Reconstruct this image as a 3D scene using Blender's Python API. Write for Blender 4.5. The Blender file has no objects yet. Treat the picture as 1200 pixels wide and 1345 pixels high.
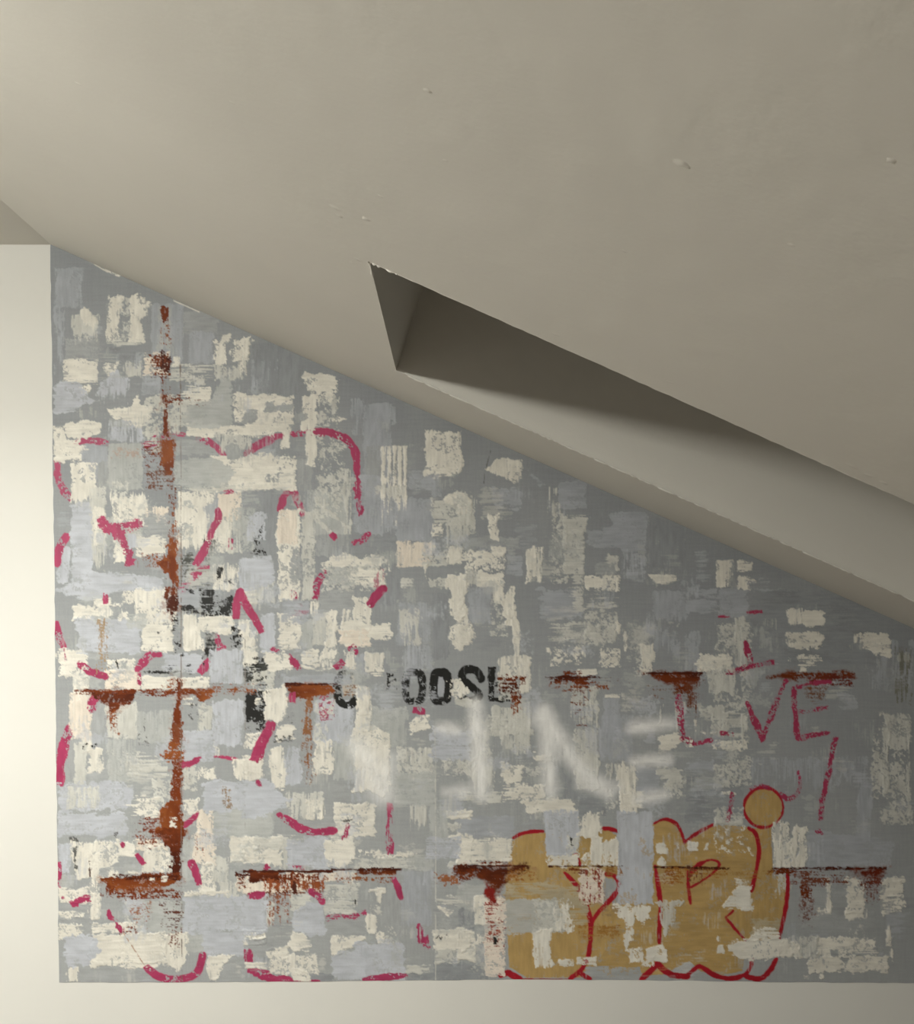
import bpy, math, random
import numpy as np

# ------------------------------------------------------------------ camera, world, light, exposure
sc = bpy.context.scene
COL = sc.collection
CAM_D = 2.8                    # camera to painted wall, metres
CAM_Z = 1.5
VPX, VPY, FPX = 596.0, 796.0, 1200.0
S = CAM_D / FPX                # metres per photo pixel on the painted wall
WALL_Y = CAM_D

cd = bpy.data.cameras.new('camera')
cd.sensor_fit = 'HORIZONTAL'
cd.sensor_width = 36.0
cd.lens = 36.0 * FPX / 1200.0
cd.shift_x = (600.0 - VPX) / 1200.0
cd.shift_y = (VPY - 672.5) / 1200.0
cam = bpy.data.objects.new('camera', cd)
cam.location = (0, 0, CAM_Z)
cam.rotation_euler = (math.pi / 2, 0, 0)
COL.objects.link(cam)
sc.camera = cam

world = bpy.data.worlds.new('world')
sc.world = world
world.use_nodes = True
world.node_tree.nodes['Background'].inputs[0].default_value = (0.55, 0.6, 0.7, 1)
world.node_tree.nodes['Background'].inputs[1].default_value = 0.02
sc.view_settings.view_transform = 'Standard'
sc.view_settings.look = 'None'
sc.view_settings.exposure = 0.0
sc.view_settings.gamma = 1.0
sc.view_settings.use_curve_mapping = False
LAMP_POS = (-1.72, 0.70, 2.50)    # drum lamp hung under the flat ceiling, left of the frame
LAMP_POWER = 69.0              # its downward lens
LAMP_GLOW = 226.0               # its opal side
LAMP_COLOR = (1.0, 0.982, 0.9)
ld = bpy.data.lights.new('lamp_light', 'AREA')
ld.shape = 'DISK'; ld.size = 0.24; ld.energy = LAMP_POWER; ld.color = LAMP_COLOR; ld.spread = math.radians(162)
lamp_light = bpy.data.objects.new('lamp_light', ld)
COL.objects.link(lamp_light)

# ------------------------------------------------------------------ helpers
def px(x, y):
    """photo pixel -> point on the painted wall plane (X, Z)"""
    return (x - VPX) * S, CAM_Z + (VPY - y) * S

def tag(o, label=None, cat=None, kind=None, group=None):
    if label: o['label'] = label
    if cat: o['category'] = cat
    if kind: o['kind'] = kind
    if group: o['group'] = group
    return o

def mesh_obj(name, verts, faces, mat, parent=None, smooth=False):
    me = bpy.data.meshes.new(name)
    me.from_pydata(verts, [], faces)
    me.update()
    o = bpy.data.objects.new(name, me)
    me.materials.append(mat)
    if smooth:
        me.shade_smooth()
    COL.objects.link(o)
    if parent is not None:
        o.parent = parent
    return o

def box(name, a, b, mat, parent=None):
    (x0, y0, z0), (x1, y1, z1) = a, b
    v = [(x, y, z) for x in (x0, x1) for y in (y0, y1) for z in (z0, z1)]
    f = [(0, 1, 3, 2), (4, 6, 7, 5), (0, 4, 5, 1), (2, 3, 7, 6), (0, 2, 6, 4), (1, 5, 7, 3)]
    return mesh_obj(name, v, f, mat, parent)

def plaster(name, rgb, rough=0.75, bump=0.12, var=0.04):
    m = bpy.data.materials.new(name)
    m.use_nodes = True
    nt = m.node_tree
    b = nt.nodes['Principled BSDF']
    tc = nt.nodes.new('ShaderNodeTexCoord')
    n1 = nt.nodes.new('ShaderNodeTexNoise'); n1.inputs['Scale'].default_value = 2.2; n1.inputs['Detail'].default_value = 5
    n2 = nt.nodes.new('ShaderNodeTexNoise'); n2.inputs['Scale'].default_value = 160; n2.inputs['Detail'].default_value = 3
    n3 = nt.nodes.new('ShaderNodeTexNoise'); n3.inputs['Scale'].default_value = 14; n3.inputs['Detail'].default_value = 4
    for n in (n1, n2, n3): nt.links.new(tc.outputs['Object'], n.inputs['Vector'])
    mix = nt.nodes.new('ShaderNodeMix'); mix.data_type = 'RGBA'
    mix.inputs['A'].default_value = tuple(c * (1 - var) for c in rgb) + (1,)
    mix.inputs['B'].default_value = tuple(min(1, c * (1 + var)) for c in rgb) + (1,)
    nt.links.new(n1.outputs['Fac'], mix.inputs['Factor'])
    nt.links.new(mix.outputs['Result'], b.inputs['Base Color'])
    b1 = nt.nodes.new('ShaderNodeBump'); b1.inputs['Strength'].default_value = bump; b1.inputs['Distance'].default_value = 0.001
    b2 = nt.nodes.new('ShaderNodeBump'); b2.inputs['Strength'].default_value = bump; b2.inputs['Distance'].default_value = 0.008
    nt.links.new(n2.outputs['Fac'], b1.inputs['Height'])
    nt.links.new(n3.outputs['Fac'], b2.inputs['Height'])
    nt.links.new(b2.outputs['Normal'], b1.inputs['Normal'])
    nt.links.new(b1.outputs['Normal'], b.inputs['Normal'])
    b.inputs['Roughness'].default_value = rough
    b.inputs['Specular IOR Level'].default_value = 0.25
    return m

M_WALL = plaster('white_wall_paint', (0.745, 0.74, 0.705), bump=0.06)
M_CEIL = plaster('ceiling_paint', (0.765, 0.745, 0.685), bump=0.16, var=0.05)
M_CHIP = plaster('bare_plaster', (0.86, 0.84, 0.78), bump=0.3)
M_SIDE = plaster('stone_grey_wall_paint', (0.30, 0.295, 0.28), bump=0.06)
M_FLOOR = plaster('floor_boards_paint', (0.12, 0.102, 0.085), bump=0.1, var=0.2)
M_FRAME = plaster('window_frame_paint', (0.72, 0.71, 0.68), rough=0.45, bump=0.02)

# ------------------------------------------------------------------ room shell
SL = 0.445                                   # ceiling pitch: drop per metre to the right
XF, ZF = px(67, 321.4)                       # where flat ceiling turns into the slope
XL, XR, YB = -3.3, 2.9, -2.4
def zs(x): return ZF - SL * (x - XF)

def struct(o, label=None, cat=None):
    return tag(o, label, cat, 'structure')

wall = mesh_obj('wall_back', [(XL, WALL_Y, 0), (XR, WALL_Y, 0), (XR, WALL_Y, zs(XR)), (XF, WALL_Y, ZF), (XL, WALL_Y, ZF)],
                [(0, 1, 2, 3, 4)], M_WALL)
struct(wall, 'white plaster wall around and below the painted mural', 'wall')
struct(mesh_obj('wall_left', [(XL, YB, 0), (XL, WALL_Y, 0), (XL, WALL_Y, ZF), (XL, YB, ZF)], [(0, 1, 2, 3)], M_SIDE),
       'stone grey side wall under the flat ceiling', 'wall')
struct(mesh_obj('wall_right', [(XR, YB, 0), (XR, WALL_Y, 0), (XR, WALL_Y, zs(XR)), (XR, YB, zs(XR))], [(3, 2, 1, 0)], M_SIDE),
       'low stone grey knee wall under the eaves', 'wall')
struct(mesh_obj('wall_front', [(XL, YB, 0), (XR, YB, 0), (XR, YB, zs(XR)), (XF, YB, ZF), (XL, YB, ZF)], [(4, 3, 2, 1, 0)], M_SIDE),
       'stone grey gable wall facing the mural', 'wall')
struct(mesh_obj('floor', [(XL, YB, 0), (XR, YB, 0), (XR, WALL_Y, 0), (XL, WALL_Y, 0)], [(0, 1, 2, 3)], M_FLOOR),
       'brown floor of the attic room', 'floor')
struct(mesh_obj('ceiling_flat', [(XL, YB, ZF), (XF, YB, ZF), (XF, WALL_Y, ZF), (XL, WALL_Y, ZF)], [(3, 2, 1, 0)], M_CEIL),
       'flat strip of ceiling above the white wall beside the mural', 'ceiling')

# sloped ceiling with the skylight opening left free
KF, KN = 1.153, 1.683
OX0 = (520 - VPX) / KF * S
OX1 = 1.50
OYF, OYN = WALL_Y / KF, WALL_Y / KN
xs = [XF, OX0, OX1, XR]; ys = [YB, OYN, OYF, WALL_Y]
v = [(x, y, zs(x)) for y in ys for x in xs]
f = [(j*4+i, (j+1)*4+i, (j+1)*4+i+1, j*4+i+1) for j in range(3) for i in range(3) if not (i == 1 and j == 1)]
slope = struct(mesh_obj('ceiling', v, f, M_CEIL), 'large sloped ceiling with a deep skylight recess', 'ceiling')

# skylight: four reveal boards, frame and dark pane at the top of the shaft
win = bpy.data.objects.new('window_1', None); COL.objects.link(win)
win.location = (OX0, OYF, zs(OX0))
struct(win, 'roof window at the top of the deep unlit recess in the sloped ceiling', 'window')
SH = 0.42; NX, NZ = 0.33 * SH, SH            # shaft leans with the roof
def P(x, y, up): return (x + NX * up - OX0, y - OYF, zs(x) + NZ * up - zs(OX0))
c4 = [(OX0, OYN), (OX1, OYN), (OX1, OYF), (OX0, OYF)]
for i in range(4):
    a, b = c4[i], c4[(i + 1) % 4]
    o = mesh_obj('reveal_board', [P(*a, 0), P(*b, 0), P(*b, 1), P(*a, 1)], [(0, 1, 2, 3)], M_CEIL, win)
M_PANE = bpy.data.materials.new('dark_night_glass'); M_PANE.use_nodes = True
pb = M_PANE.node_tree.nodes['Principled BSDF']
pb.inputs['Base Color'].default_value = (0.02, 0.022, 0.028, 1); pb.inputs['Roughness'].default_value = 0.06
mesh_obj('window_pane', [P(*c, 1.0) for c in c4], [(0, 1, 2, 3)], M_PANE, win)
def frame_bar(p0, p1, w, inward):
    q = []
    for (x, y) in (p0, p1):
        for dx, dy in ((0, 0), inward):
            for up in (0.86, 0.985):
                q.append(P(x + dx * w, y + dy * w, up))
    fs = [(0, 1, 3, 2), (4, 6, 7, 5), (0, 4, 5, 1), (2, 3, 7, 6), (0, 2, 6, 4), (1, 5, 7, 3)]
    mesh_obj('window_frame', q, fs, M_FRAME, win)
e = 0.003
frame_bar((OX0+e, OYN+e), (OX1-e, OYN+e), 0.06, (0, 1)); frame_bar((OX0+e, OYF-e), (OX1-e, OYF-e), 0.06, (0, -1))
frame_bar((OX0+e, OYN+.066), (OX0+e, OYF-.066), 0.06, (1, 0)); frame_bar((OX1-e, OYN+.066), (OX1-e, OYF-.066), 0.06, (-1, 0))

# chipped plaster bead along the recess edges
rng = random.Random(4)
def bead(p0, p1, r, n, jit, parent, gap=0.0):
    vs, fs = [], []
    d = [p1[i] - p0[i] for i in range(3)]
    L = math.sqrt(sum(c * c for c in d)); d = [c / L for c in d]
    side = (-d[1], d[0], 0.0); sl = math.hypot(side[0], side[1]); side = (side[0]/sl, side[1]/sl, 0)
    upv = (d[1]*side[2]-d[2]*side[1], d[2]*side[0]-d[0]*side[2], d[0]*side[1]-d[1]*side[0])
    for k in range(n + 1):
        t = k / n * L
        rr = r * (0.5 + rng.random() * jit)
        if rng.random() < gap: rr *= 0.15
        for a in range(5):
            A = a / 5 * 2 * math.pi
            vs.append(tuple(p0[i] + d[i] * t + (side[i] * math.cos(A) + upv[i] * math.sin(A)) * rr for i in range(3)))
    for k in range(n):
        for a in range(5):
            fs.append((k*5+a, k*5+(a+1) % 5, (k+1)*5+(a+1) % 5, (k+1)*5+a))
    return mesh_obj('plaster_edge', vs, fs, M_CHIP, parent, True)
bead(P(OX0 + .03, OYF - .001, -0.003), P(OX1, OYF - .001, -0.003), 0.0024, 220, 1.1, win, 0.15)
bead(P(OX0, OYN, 0), P(OX0 + 0.05, OYN, 0), 0.0022, 12, 1.2, win, 0.25)
bead(P(OX0 + 0.05, OYN, 0), P(OX1, OYN, 0), 0.0008, 120, 0.8, win, 0.4)
bead(P(OX0, OYN, 0), P(OX0, OYN + 0.09, 0), 0.0020, 12, 1.2, win, 0.25)
bead(P(OX0, OYN + 0.09, 0), P(OX0, OYF, 0), 0.0010, 40, 0.9, win, 0.4)

# little lumps and nicks in the ceiling plaster (photo pixel -> point on the slope)
def on_slope(x, y):
    k = (VPY - y + 0.0) ; u = x - VPX
    # wall point = VP + (d / kk) lies on the wall/ceiling line
    kk = ((VPY - y) + SL * (x - VPX)) / ((VPY - 321.4) - SL * (VPX - 67) )
    X = u / kk * S; return X, WALL_Y / kk, zs(X)
for (x, y, r) in [(440, 273, 7), (446, 284, 5), (481, 288, 7), (462, 345, 4), (470, 341, 5), (895, 215, 9), (902, 219, 5), (880, 502, 5), (729, 439, 5), (561, 119, 6),
                  (1170, 211, 7), (1040, 322, 5), (585, 211, 4), (103, 110, 4), (500, 258, 4), (1118, 612, 8), (1140, 624, 6), (1160, 634, 6), (305, 135, 4), (820, 330, 4)]:
    X, Y, Z = on_slope(x, y)
    R = r * S * (Y / WALL_Y) * 1.0
    vs, fs = [(0, 0, -R * 0.09)], []
    for ring, (fr, h) in enumerate(((0.55, -0.06), (1.0, 0.02))):
        for a in range(9):
            A = a / 9 * 2 * math.pi; q = R * fr * (0.6 + 0.7 * rng.random())
            vs.append((q * math.cos(A) * 1.3, q * math.sin(A), R * h - SL * q * math.cos(A) * 1.3))
    for a in range(9):
        fs.append((0, 1 + (a + 1) % 9, 1 + a)); fs.append((1 + a, 1 + (a + 1) % 9, 10 + (a + 1) % 9, 10 + a))
    o = mesh_obj('plaster_lump', vs, fs, M_CEIL, slope, True); o.location = (X, Y, Z)

# ceiling lamp (left of the frame, under the flat ceiling): the room's light
lamp = bpy.data.objects.new('ceiling_lamp', None); COL.objects.link(lamp)
lamp.location = (LAMP_POS[0], LAMP_POS[1], ZF)
tag(lamp, 'round opal glass ceiling lamp under the flat ceiling', 'lamp')
def lathe(name, prof, mat, parent, n=28):
    vs = [(r * math.cos(2*math.pi*a/n), r * math.sin(2*math.pi*a/n), z) for r, z in prof for a in range(n)]
    fs = [(k*n+a, k*n+(a+1) % n, (k+1)*n+(a+1) % n, (k+1)*n+a) for k in range(len(prof)-1) for a in range(n)]
    return mesh_obj(name, vs, fs, mat, parent, True)
M_GLOW = bpy.data.materials.new('lit_opal_glass'); M_GLOW.use_nodes = True
gb = M_GLOW.node_tree.nodes['Principled BSDF']
gb.inputs['Base Color'].default_value = (0.9, 0.9, 0.88, 1)
gb.inputs['Emission Color'].default_value = LAMP_COLOR + (1,)
gb.inputs['Emission Strength'].default_value = LAMP_GLOW
zt = LAMP_POS[2] - ZF
lathe('lamp_mount', [(0.001, -0.001), (0.06, -0.001), (0.06, -0.025), (0.008, -0.03), (0.008, zt + 0.05), (0.142, zt + 0.05), (0.142, zt + 0.044), (0.001, zt + 0.044)], M_FRAME, lamp)
lathe('lamp_glass', [(0.14, zt + 0.043), (0.14, zt - 0.05), (0.134, zt - 0.056), (0.001, zt - 0.058)], M_GLOW, lamp)
lamp_light.parent = lamp
lamp_light.location = (0, 0, zt - 0.06)

# ------------------------------------------------------------------ the mural: brush strokes laid one over another
# Every stroke is described by its outline on the wall (photo pixels of the frontal wall = 2.33 mm each).
# The strokes are laid in order on a height field (paint thickness) and each becomes a mesh of its own.
GX0, GY0, GX1, GY1 = 60, 316, 1306, 1296
GW, GH = GX1 - GX0, GY1 - GY0
nprng = np.random.default_rng(11)

def field(sx, sy):
    """band-limited noise, rank-normalised to 0..1, tileable"""
    w = nprng.standard_normal((1024, 1280))
    fy = np.fft.fftfreq(1024)[:, None]; fx = np.fft.rfftfreq(1280)[None, :]
    F = np.fft.rfft2(w) * np.exp(-2 * (math.pi ** 2) * ((fx * sx) ** 2 + (fy * sy) ** 2))
    a = np.fft.irfft2(F, s=(1024, 1280)); a = (a - a.mean()) / a.std()
    # gaussian -> uniform (logistic approximation of the normal cdf)
    return 1 / (1 + np.exp(-1.702 * a))
NF = field(0.6, 0.6); NM = field(1.7, 1.7); NC = field(7, 7); NB = field(24, 24)
NHF = field(8, 0.6); NVF = field(0.6, 8); NHM = field(4.5, 1.5); NVM = field(1.5, 4.5)

def srgb(c):
    c = np.asarray(c, float) / 255.0
    return np.where(c <= 0.04045, c / 12.92, ((c + 0.055) / 1.055) ** 2.4)

W = (222, 219, 210); W2 = (203, 203, 197); WP = (221, 212, 200)
G = (163, 166, 168); D = (145, 149, 153); N = (180, 183, 182); L = (186, 190, 198); LN = (167, 171, 178)
R = (110, 50, 21); RO = (138, 76, 37); RD = (72, 29, 15); RP = (176, 140, 118)
PK = (164, 56, 94); PD = (160, 56, 86)
K = (31, 31, 30); KG = (92, 93, 92)
O = (177, 149, 97); C = (160, 26, 40)
SW = (232, 232, 231)

STK = []            # (layer, order, name, label, shape-kind, data, opts)
OX, OY, ZS = 0.0, 0.0, 4.0
def T(ox, oy, z=4.0):
    global OX, OY, ZS
    OX, OY, ZS = ox, oy, z
def _p(u, v): return (OX + u / ZS, OY + v / ZS)
def add(layer, name, pts, col, label=None, line=None, **o):
    pts = [_p(*q) for q in pts]
    STK.append((layer, len(STK), name, label, pts, col, line, o))
def rc(x0, y0, x1, y1): return [(x0, y0), (x1, y0), (x1, y1), (x0, y1)]
def w(x0, y0, x1, y1, col=W, ly=3, **o): add(ly, 'white_paint_patch', rc(x0, y0, x1, y1), col, **o)
def wp(pts, col=W, ly=3, **o): add(ly, 'white_paint_patch', pts, col, **o)
def g(col, x0, y0, x1, y1, ly=0, **o):
    o.setdefault('t', 0.10); add(ly, 'grey_paint_patch', rc(x0, y0, x1, y1), col, **o)
def gp(col, pts, ly=0, **o):
    o.setdefault('t', 0.10); add(ly, 'grey_paint_patch', pts, col, **o)
def pk(pts, wd=36, ly=2, col=PK, **o):
    o.setdefault('e', 1.2); o.setdefault('t', 0.08); add(ly, 'pink_brush_line', pts, col, line=wd / ZS, **o)
def cr(pts, wd=24, ly=2.5, **o):
    o.setdefault('e', 0.7); o.setdefault('t', 0.08); add(ly, 'crimson_outline', pts, C, line=wd / ZS, **o)
def ru(x0, y0, x1, y1, col=R, ly=5, **o):
    o.setdefault('t', 0.10); o.setdefault('e', 3); add(ly, 'rust_stain', rc(x0, y0, x1, y1), col, **o)
def rup(pts, col=R, ly=5, **o):
    if o.get('dry', .05) < .2:                          # thin rusty wash around the solid stain
        add(ly - .2, 'rust_stain', pts, (148, 104, 84), e=9, soft=5, dry=.42, sp=1, a=.55, bs=.3, t=.03)
    o.setdefault('t', 0.10); o.setdefault('e', 3); add(ly, 'rust_stain', pts, col, **o)
def bk(pts, col=K, ly=1, **o):
    o.setdefault('t', 0.06); o['dry'] = o.get('dry', .05) + .08; add(ly, 'black_paint_mark', pts, col, **o)
def sp(pts, wd, **o):
    o.setdefault('a', 0.95); add(6, 'spray_letter_stroke', pts, SW, line=wd / ZS, soft=wd / ZS * 0.55, e=1.5, t=0.0, **o)

# ===== top left (around the left corner under the slope)
T(60, 320)
g(LN, 48, 128, 192, 335, e=2); g(LN, 48, 330, 95, 720, dry=.3, f='b'); g(G, 100, 500, 275, 610, e=3)
w(100, 375, 275, 525, dry=.12, f='bl', d='v', fp=.5, col=W2); wp([(185, 345), (225, 345), (245, 380), (275, 390), (270, 470), (190, 470)], f='b')
w(92, 612, 275, 735, e=2, f='b', fp=.25, fm=.6)
wp([(330, 280), (400, 275), (395, 370), (385, 500), (330, 518), (315, 460), (328, 350)], e=3)
wp([(435, 290), (510, 268), (548, 310), (535, 380), (505, 400), (508, 512), (440, 518), (450, 380)], e=3)
w(380, 290, 455, 510, col=W2, dry=.55, sp=1); w(320, 505, 505, 545, col=W2, dry=.5, f='b')
g(D, 300, 540, 500, 620, dry=.2); g(LN, 555, 320, 720, 620, e=2); g(N, 590, 330, 660, 560, dry=.3)
g(G, 720, 360, 900, 470); g(LN, 745, 470, 880, 630, e=3); g(LN, 1080, 610, 1130, 800, dry=.3)
w(885, 510, 960, 640, e=4, f='r', fp=.4); w(985, 490, 1075, 620, e=4); w(930, 480, 965, 510); w(1010, 600, 1050, 730, f='b'); w(1040, 560, 1075, 700, dry=.5, col=W2)
w(650, 632, 885, 720, col=W2, dry=.35, d='h'); w(885, 640, 1040, 720, col=W2, dry=.35, d='v'); w(670, 570, 705, 640, f='t')
w(720, 690, 840, 745, dry=.55, sp=1, col=W2)
wp([(305, 640), (385, 620), (375, 680), (330, 700)], dry=.2); w(410, 620, 510, 705, dry=.45, col=W2, d='v'); w(170, 740, 235, 795, dry=.3)
gp(L, [(290, 720), (370, 675), (440, 720), (430, 840), (330, 850), (275, 830)], ly=3.5, e=4, f='b'); gp(L, [(45, 740), (180, 735), (250, 830), (180, 860), (110, 900), (45, 890)], ly=3.5, e=3)
wp([(322, 865), (440, 848), (480, 798), (505, 840), (570, 865), (545, 935), (490, 968), (440, 930), (340, 925)], e=4); 
g(L, 330, 930, 510, 1040, dry=.25, d='v'); g(LN, 510, 690, 610, 800, dry=.2)
w(515, 570, 650, 690, col=WP, dry=.25, d='h')
w(515, 800, 700, 1000, col=W2, dry=.35, sp=1, ly=2.8); w(700, 752, 870, 850, col=W, dry=.2, f='l'); w(690, 820, 830, 960, col=W2, dry=.45, sp=1)
gp(N, [(690, 960), (730, 860), (870, 810), (930, 700), (975, 740), (980, 830), (985, 950), (880, 985)], ly=3.5, e=3, f='l', fp=.35, fm=.7)
w(985, 800, 1200, 945, dry=.18, sp=1); gp(G, [(1060, 870), (1110, 880), (1100, 940), (1020, 945)], ly=3.5); g(G, 1150, 840, 1200, 890, ly=3.5, dry=.3, sp=1)
w(1000, 780, 1060, 830, dry=.3, sp=1)
w(740, 955, 1200, 1015, d='h', e=3); w(905, 1005, 1080, 1110, dry=.3, d='v', f='b', col=W2); gp(G, [(940, 1070), (970, 1040), (1028, 1070), (1025, 1130), (960, 1130)], ly=3.4)
g(G, 680, 1030, 900, 1110, dry=.15, ly=1.5)
w(45, 960, 100, 1150, e=2); wp([(105, 955), (200, 935), (285, 950), (290, 990), (230, 1025), (105, 1025)], e=3); w(45, 1025, 185, 1140, e=3); w(100, 1070, 235, 1105, d='h', f='r')
g(LN, 180, 1060, 330, 1240, e=2, ly=1.5)
w(520, 980, 610, 1110, col=W2, dry=.45, sp=1, ly=3.2)
# ===== left, upper middle
T(60, 560)
pk([(140, 100), (180, 78), (240, 72), (330, 85)], 34, taper=.5); pk([(62, 185), (62, 260), (90, 330), (130, 380)], 40, taper=.1, curve=True)
pk([(800, 70), (860, 80), (900, 110), (945, 165)], 38, dry=.12); pk([(1050, 160), (1100, 110), (1200, 70)], 34, dry=.15); pk([(640, 30), (730, 45)], 18, dry=.35); pk([(520, 100), (640, 50)], 60, dry=.5, ly=3.3, e=4)
w(132, 195, 268, 420, e=2, d='v', f='b', fp=.3); w(230, 320, 315, 760, col=W2, dry=.12, d='v', f='b', fp=.3); w(250, 420, 315, 620, d='v', dry=.1)
gp(L, [(132, 410), (170, 395), (240, 415), (245, 560), (240, 760), (300, 775), (460, 770), (620, 790), (630, 850), (470, 860), (340, 880), (230, 920), (110, 895), (60, 860), (130, 820), (135, 700)], ly=3.5, e=3)
g(G, 275, 180, 340, 360, ly=1.5); g(N, 330, 90, 510, 330, ly=2, e=2, dry=.08); g(RP, 340, 110, 505, 170, ly=3.4, dry=.6, sp=1, a=.5)
w(345, 330, 530, 520, dry=.2, d='v', f='t', fp=.3); w(350, 290, 440, 420, col=W2, dry=.6, sp=1)
gp(N, [(680, 180), (880, 160), (1000, 240), (950, 310), (800, 318), (680, 300)], ly=3.5, e=3)
w(850, 155, 1200, 340, e=3, f='l', fp=.15); w(680, 315, 1030, 345, col=W2, dry=.35, d='h'); pk([(930, 350), (985, 340)], 20, ly=3.3, dry=.35)
w(685, 345, 900, 680, col=W, dry=.10, d='v', f='b', fp=.2); g(N, 690, 520, 770, 600, ly=3.4, dry=.45, sp=1); g(N, 680, 360, 800, 430, ly=3.4, dry=.6, sp=1)
gp(LN, [(830, 425), (880, 400), (890, 350), (910, 350), (905, 440), (880, 510), (850, 560), (850, 460)], ly=3.5); w(905, 350, 1025, 500, col=WP, d='v', dry=.06); w(890, 500, 975, 660, col=W, dry=.05)
w(960, 430, 1030, 660, col=W2, dry=.35); g(N, 990, 430, 1100, 660, ly=3.5, dry=.35, sp=1); g(L, 1060, 460, 1160, 600, ly=3.5, dry=.3, sp=1)
g(D, 1095, 340, 1200, 700, ly=.5); 
pk([(905, 440), (908, 490), (880, 530), (850, 620), (790, 730)], 40, ly=3.6, taper=.1, dry=.04); pk([(830, 740), (760, 800), (720, 850)], 50, ly=3.6, dry=.6, e=4); pk([(975, 590), (970, 650)], 34, ly=3.6, dry=.55, d='v')
bk([(700, 690), (760, 660), (790, 690), (760, 735), (705, 735)], ly=3.55, dry=.25, col=(70, 72, 68)); bk([(870, 600), (885, 600), (875, 730), (830, 740), (840, 700)], ly=3.55, dry=.15, col=(70, 72, 68)); bk([(830, 545), (845, 590), (832, 600)], ly=3.55)
bk(rc(700, 740, 870, 850), ly=1.2, dry=.45, d='h', col=KG); bk([(1090, 640), (1110, 560), (1145, 505), (1150, 530), (1125, 620), (1165, 690), (1060, 665)], ly=3.6, dry=.35, sp=1)
g(LN, 695, 850, 810, 950, ly=1.5); bk([(735, 850), (775, 865), (780, 885), (755, 870)], ly=3.6); bk(rc(810, 860, 880, 960), ly=3.2, dry=.3, d='h'); bk(rc(820, 900, 975, 1000), ly=3.2, dry=.35, sp=1); bk([(700, 945), (760, 935), (810, 980), (830, 1000), (730, 975)], ly=3.2, dry=.35); bk([(930, 920), (985, 880), (985, 960), (930, 995)], ly=3.2, dry=.2)
w(880, 720, 1010, 860, dry=.2, d='v'); bk(rc(900, 740, 930, 800), ly=3.6, dry=.5); bk(rc(925, 800, 985, 830), ly=3.6, dry=.55, sp=1)
gp(L, [(1010, 695), (1180, 680), (1195, 720), (1190, 830), (1080, 870), (1015, 860)], ly=3.6, e=2); w(1040, 850, 1110, 930, dry=.2, d='v')
pk([(1000, 1010), (1000, 940), (1020, 875), (1050, 930), (1140, 1085)], 44, ly=3.7, curve=False, dry=.1, taper=.15)
w(360, 600, 420, 720, dry=.15); w(480, 580, 630, 690, col=W, f='b', fp=.3); w(520, 430, 620, 540, col=WP, dry=.35, d='v'); g(G, 520, 470, 680, 580, ly=3.4, dry=.15); w(580, 430, 640, 520, col=WP, dry=.2)
pk([(285, 490), (330, 530), (400, 540), (510, 515)], 50, ly=3.6, e=4, dry=.08, curve=False); pk([(330, 530), (400, 590), (440, 660), (440, 720)], 42, ly=3.6, e=4, dry=.2); g(L, 435, 570, 480, 640, ly=3.65)
pk([(60, 720), (70, 640), (110, 580)], 46, taper=.1); g(L, 60, 640, 130, 830, ly=1.8, dry=.1)
w(460, 850, 690, 1040, d='v', e=3); w(400, 870, 470, 930, dry=.35, sp=1); w(145, 940, 340, 1020, e=4); w(250, 900, 340, 945, dry=.2); pk([(315, 880), (315, 930)], 28, ly=3.6)
w(290, 925, 410, 945, d='h', dry=.25); w(385, 960, 445, 1030, dry=.2, e=4); g(N, 190, 1000, 400, 1050, ly=3.5, dry=.4, sp=1)
g(L, 165, 1020, 500, 1190, ly=3.5, e=4, dry=.05); g(N, 430, 990, 530, 1060, ly=3.5, dry=.15); w(510, 1040, 670, 1180, d='h', dry=.06)
pk([(55, 1030), (65, 1100), (100, 1165)], 44, taper=.5)
w(725, 985, 790, 1170); wp([(790, 990), (835, 1180), (720, 1170), (720, 990)], e=2); bk(rc(665, 1080, 720, 1200), ly=3.6, dry=.5, sp=1); bk(rc(660, 985, 690, 1080), ly=3.6, dry=.6, sp=1); bk([(580, 1075), (605, 1075), (600, 1100), (585, 1100)], ly=3.6, col=KG)
w(800, 1000, 990, 1080, d='h', dry=.12); bk(rc(835, 1090, 895, 1200), ly=3.55, dry=.2, d='v'); w(900, 1060, 970, 1100, dry=.2); pk([(900, 1100), (910, 1150), (940, 1165), (905, 1175)], 34, ly=3.6, dry=.05)
bk(rc(975, 1040, 1035, 1190), ly=3.65, dry=.48, sp=1); w(1010, 1010, 1060, 1100, dry=.15); w(1040, 1080, 1105, 1200, dry=.12, d='v'); g(LN, 1065, 1020, 1110, 1110, ly=3.5); g(L, 1140, 990, 1200, 1180, ly=3.5)
# ===== left, lower middle
T(60, 800)
w(60, 200, 220, 360, dry=.14, sp=1, e=4); g(G, 220, 215, 500, 260, ly=1.5); pk([(180, 285), (230, 330), (320, 355)], 40, ly=3.6, taper=.15, dry=.05); pk([(100, 215), (105, 270)], 12, ly=3.6, dry=.4)
w(315, 260, 480, 330, d='h', dry=.2); bk([(370, 265), (378, 265), (380, 330), (372, 330)], ly=3.6); g(G, 380, 270, 430, 310, ly=3.5, dry=.4, sp=1)
pk([(480, 320), (520, 270), (560, 235)], 44, ly=3.6, dry=.15); pk([(560, 240), (610, 235)], 26, ly=3.6, dry=.35); pk([(490, 330), (490, 400)], 34, ly=3.6, dry=.4)
w(500, 355, 865, 420, d='h', e=2); g(L, 620, 230, 830, 330, ly=1.6, d='h'); bk(rc(515, 315, 770, 345), ly=3.55, d='h', dry=.4); bk(rc(640, 285, 760, 320), ly=3.55, dry=.6, d='h'); bk([(825, 240), (835, 240), (835, 300), (828, 300)], ly=3.6)
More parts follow.
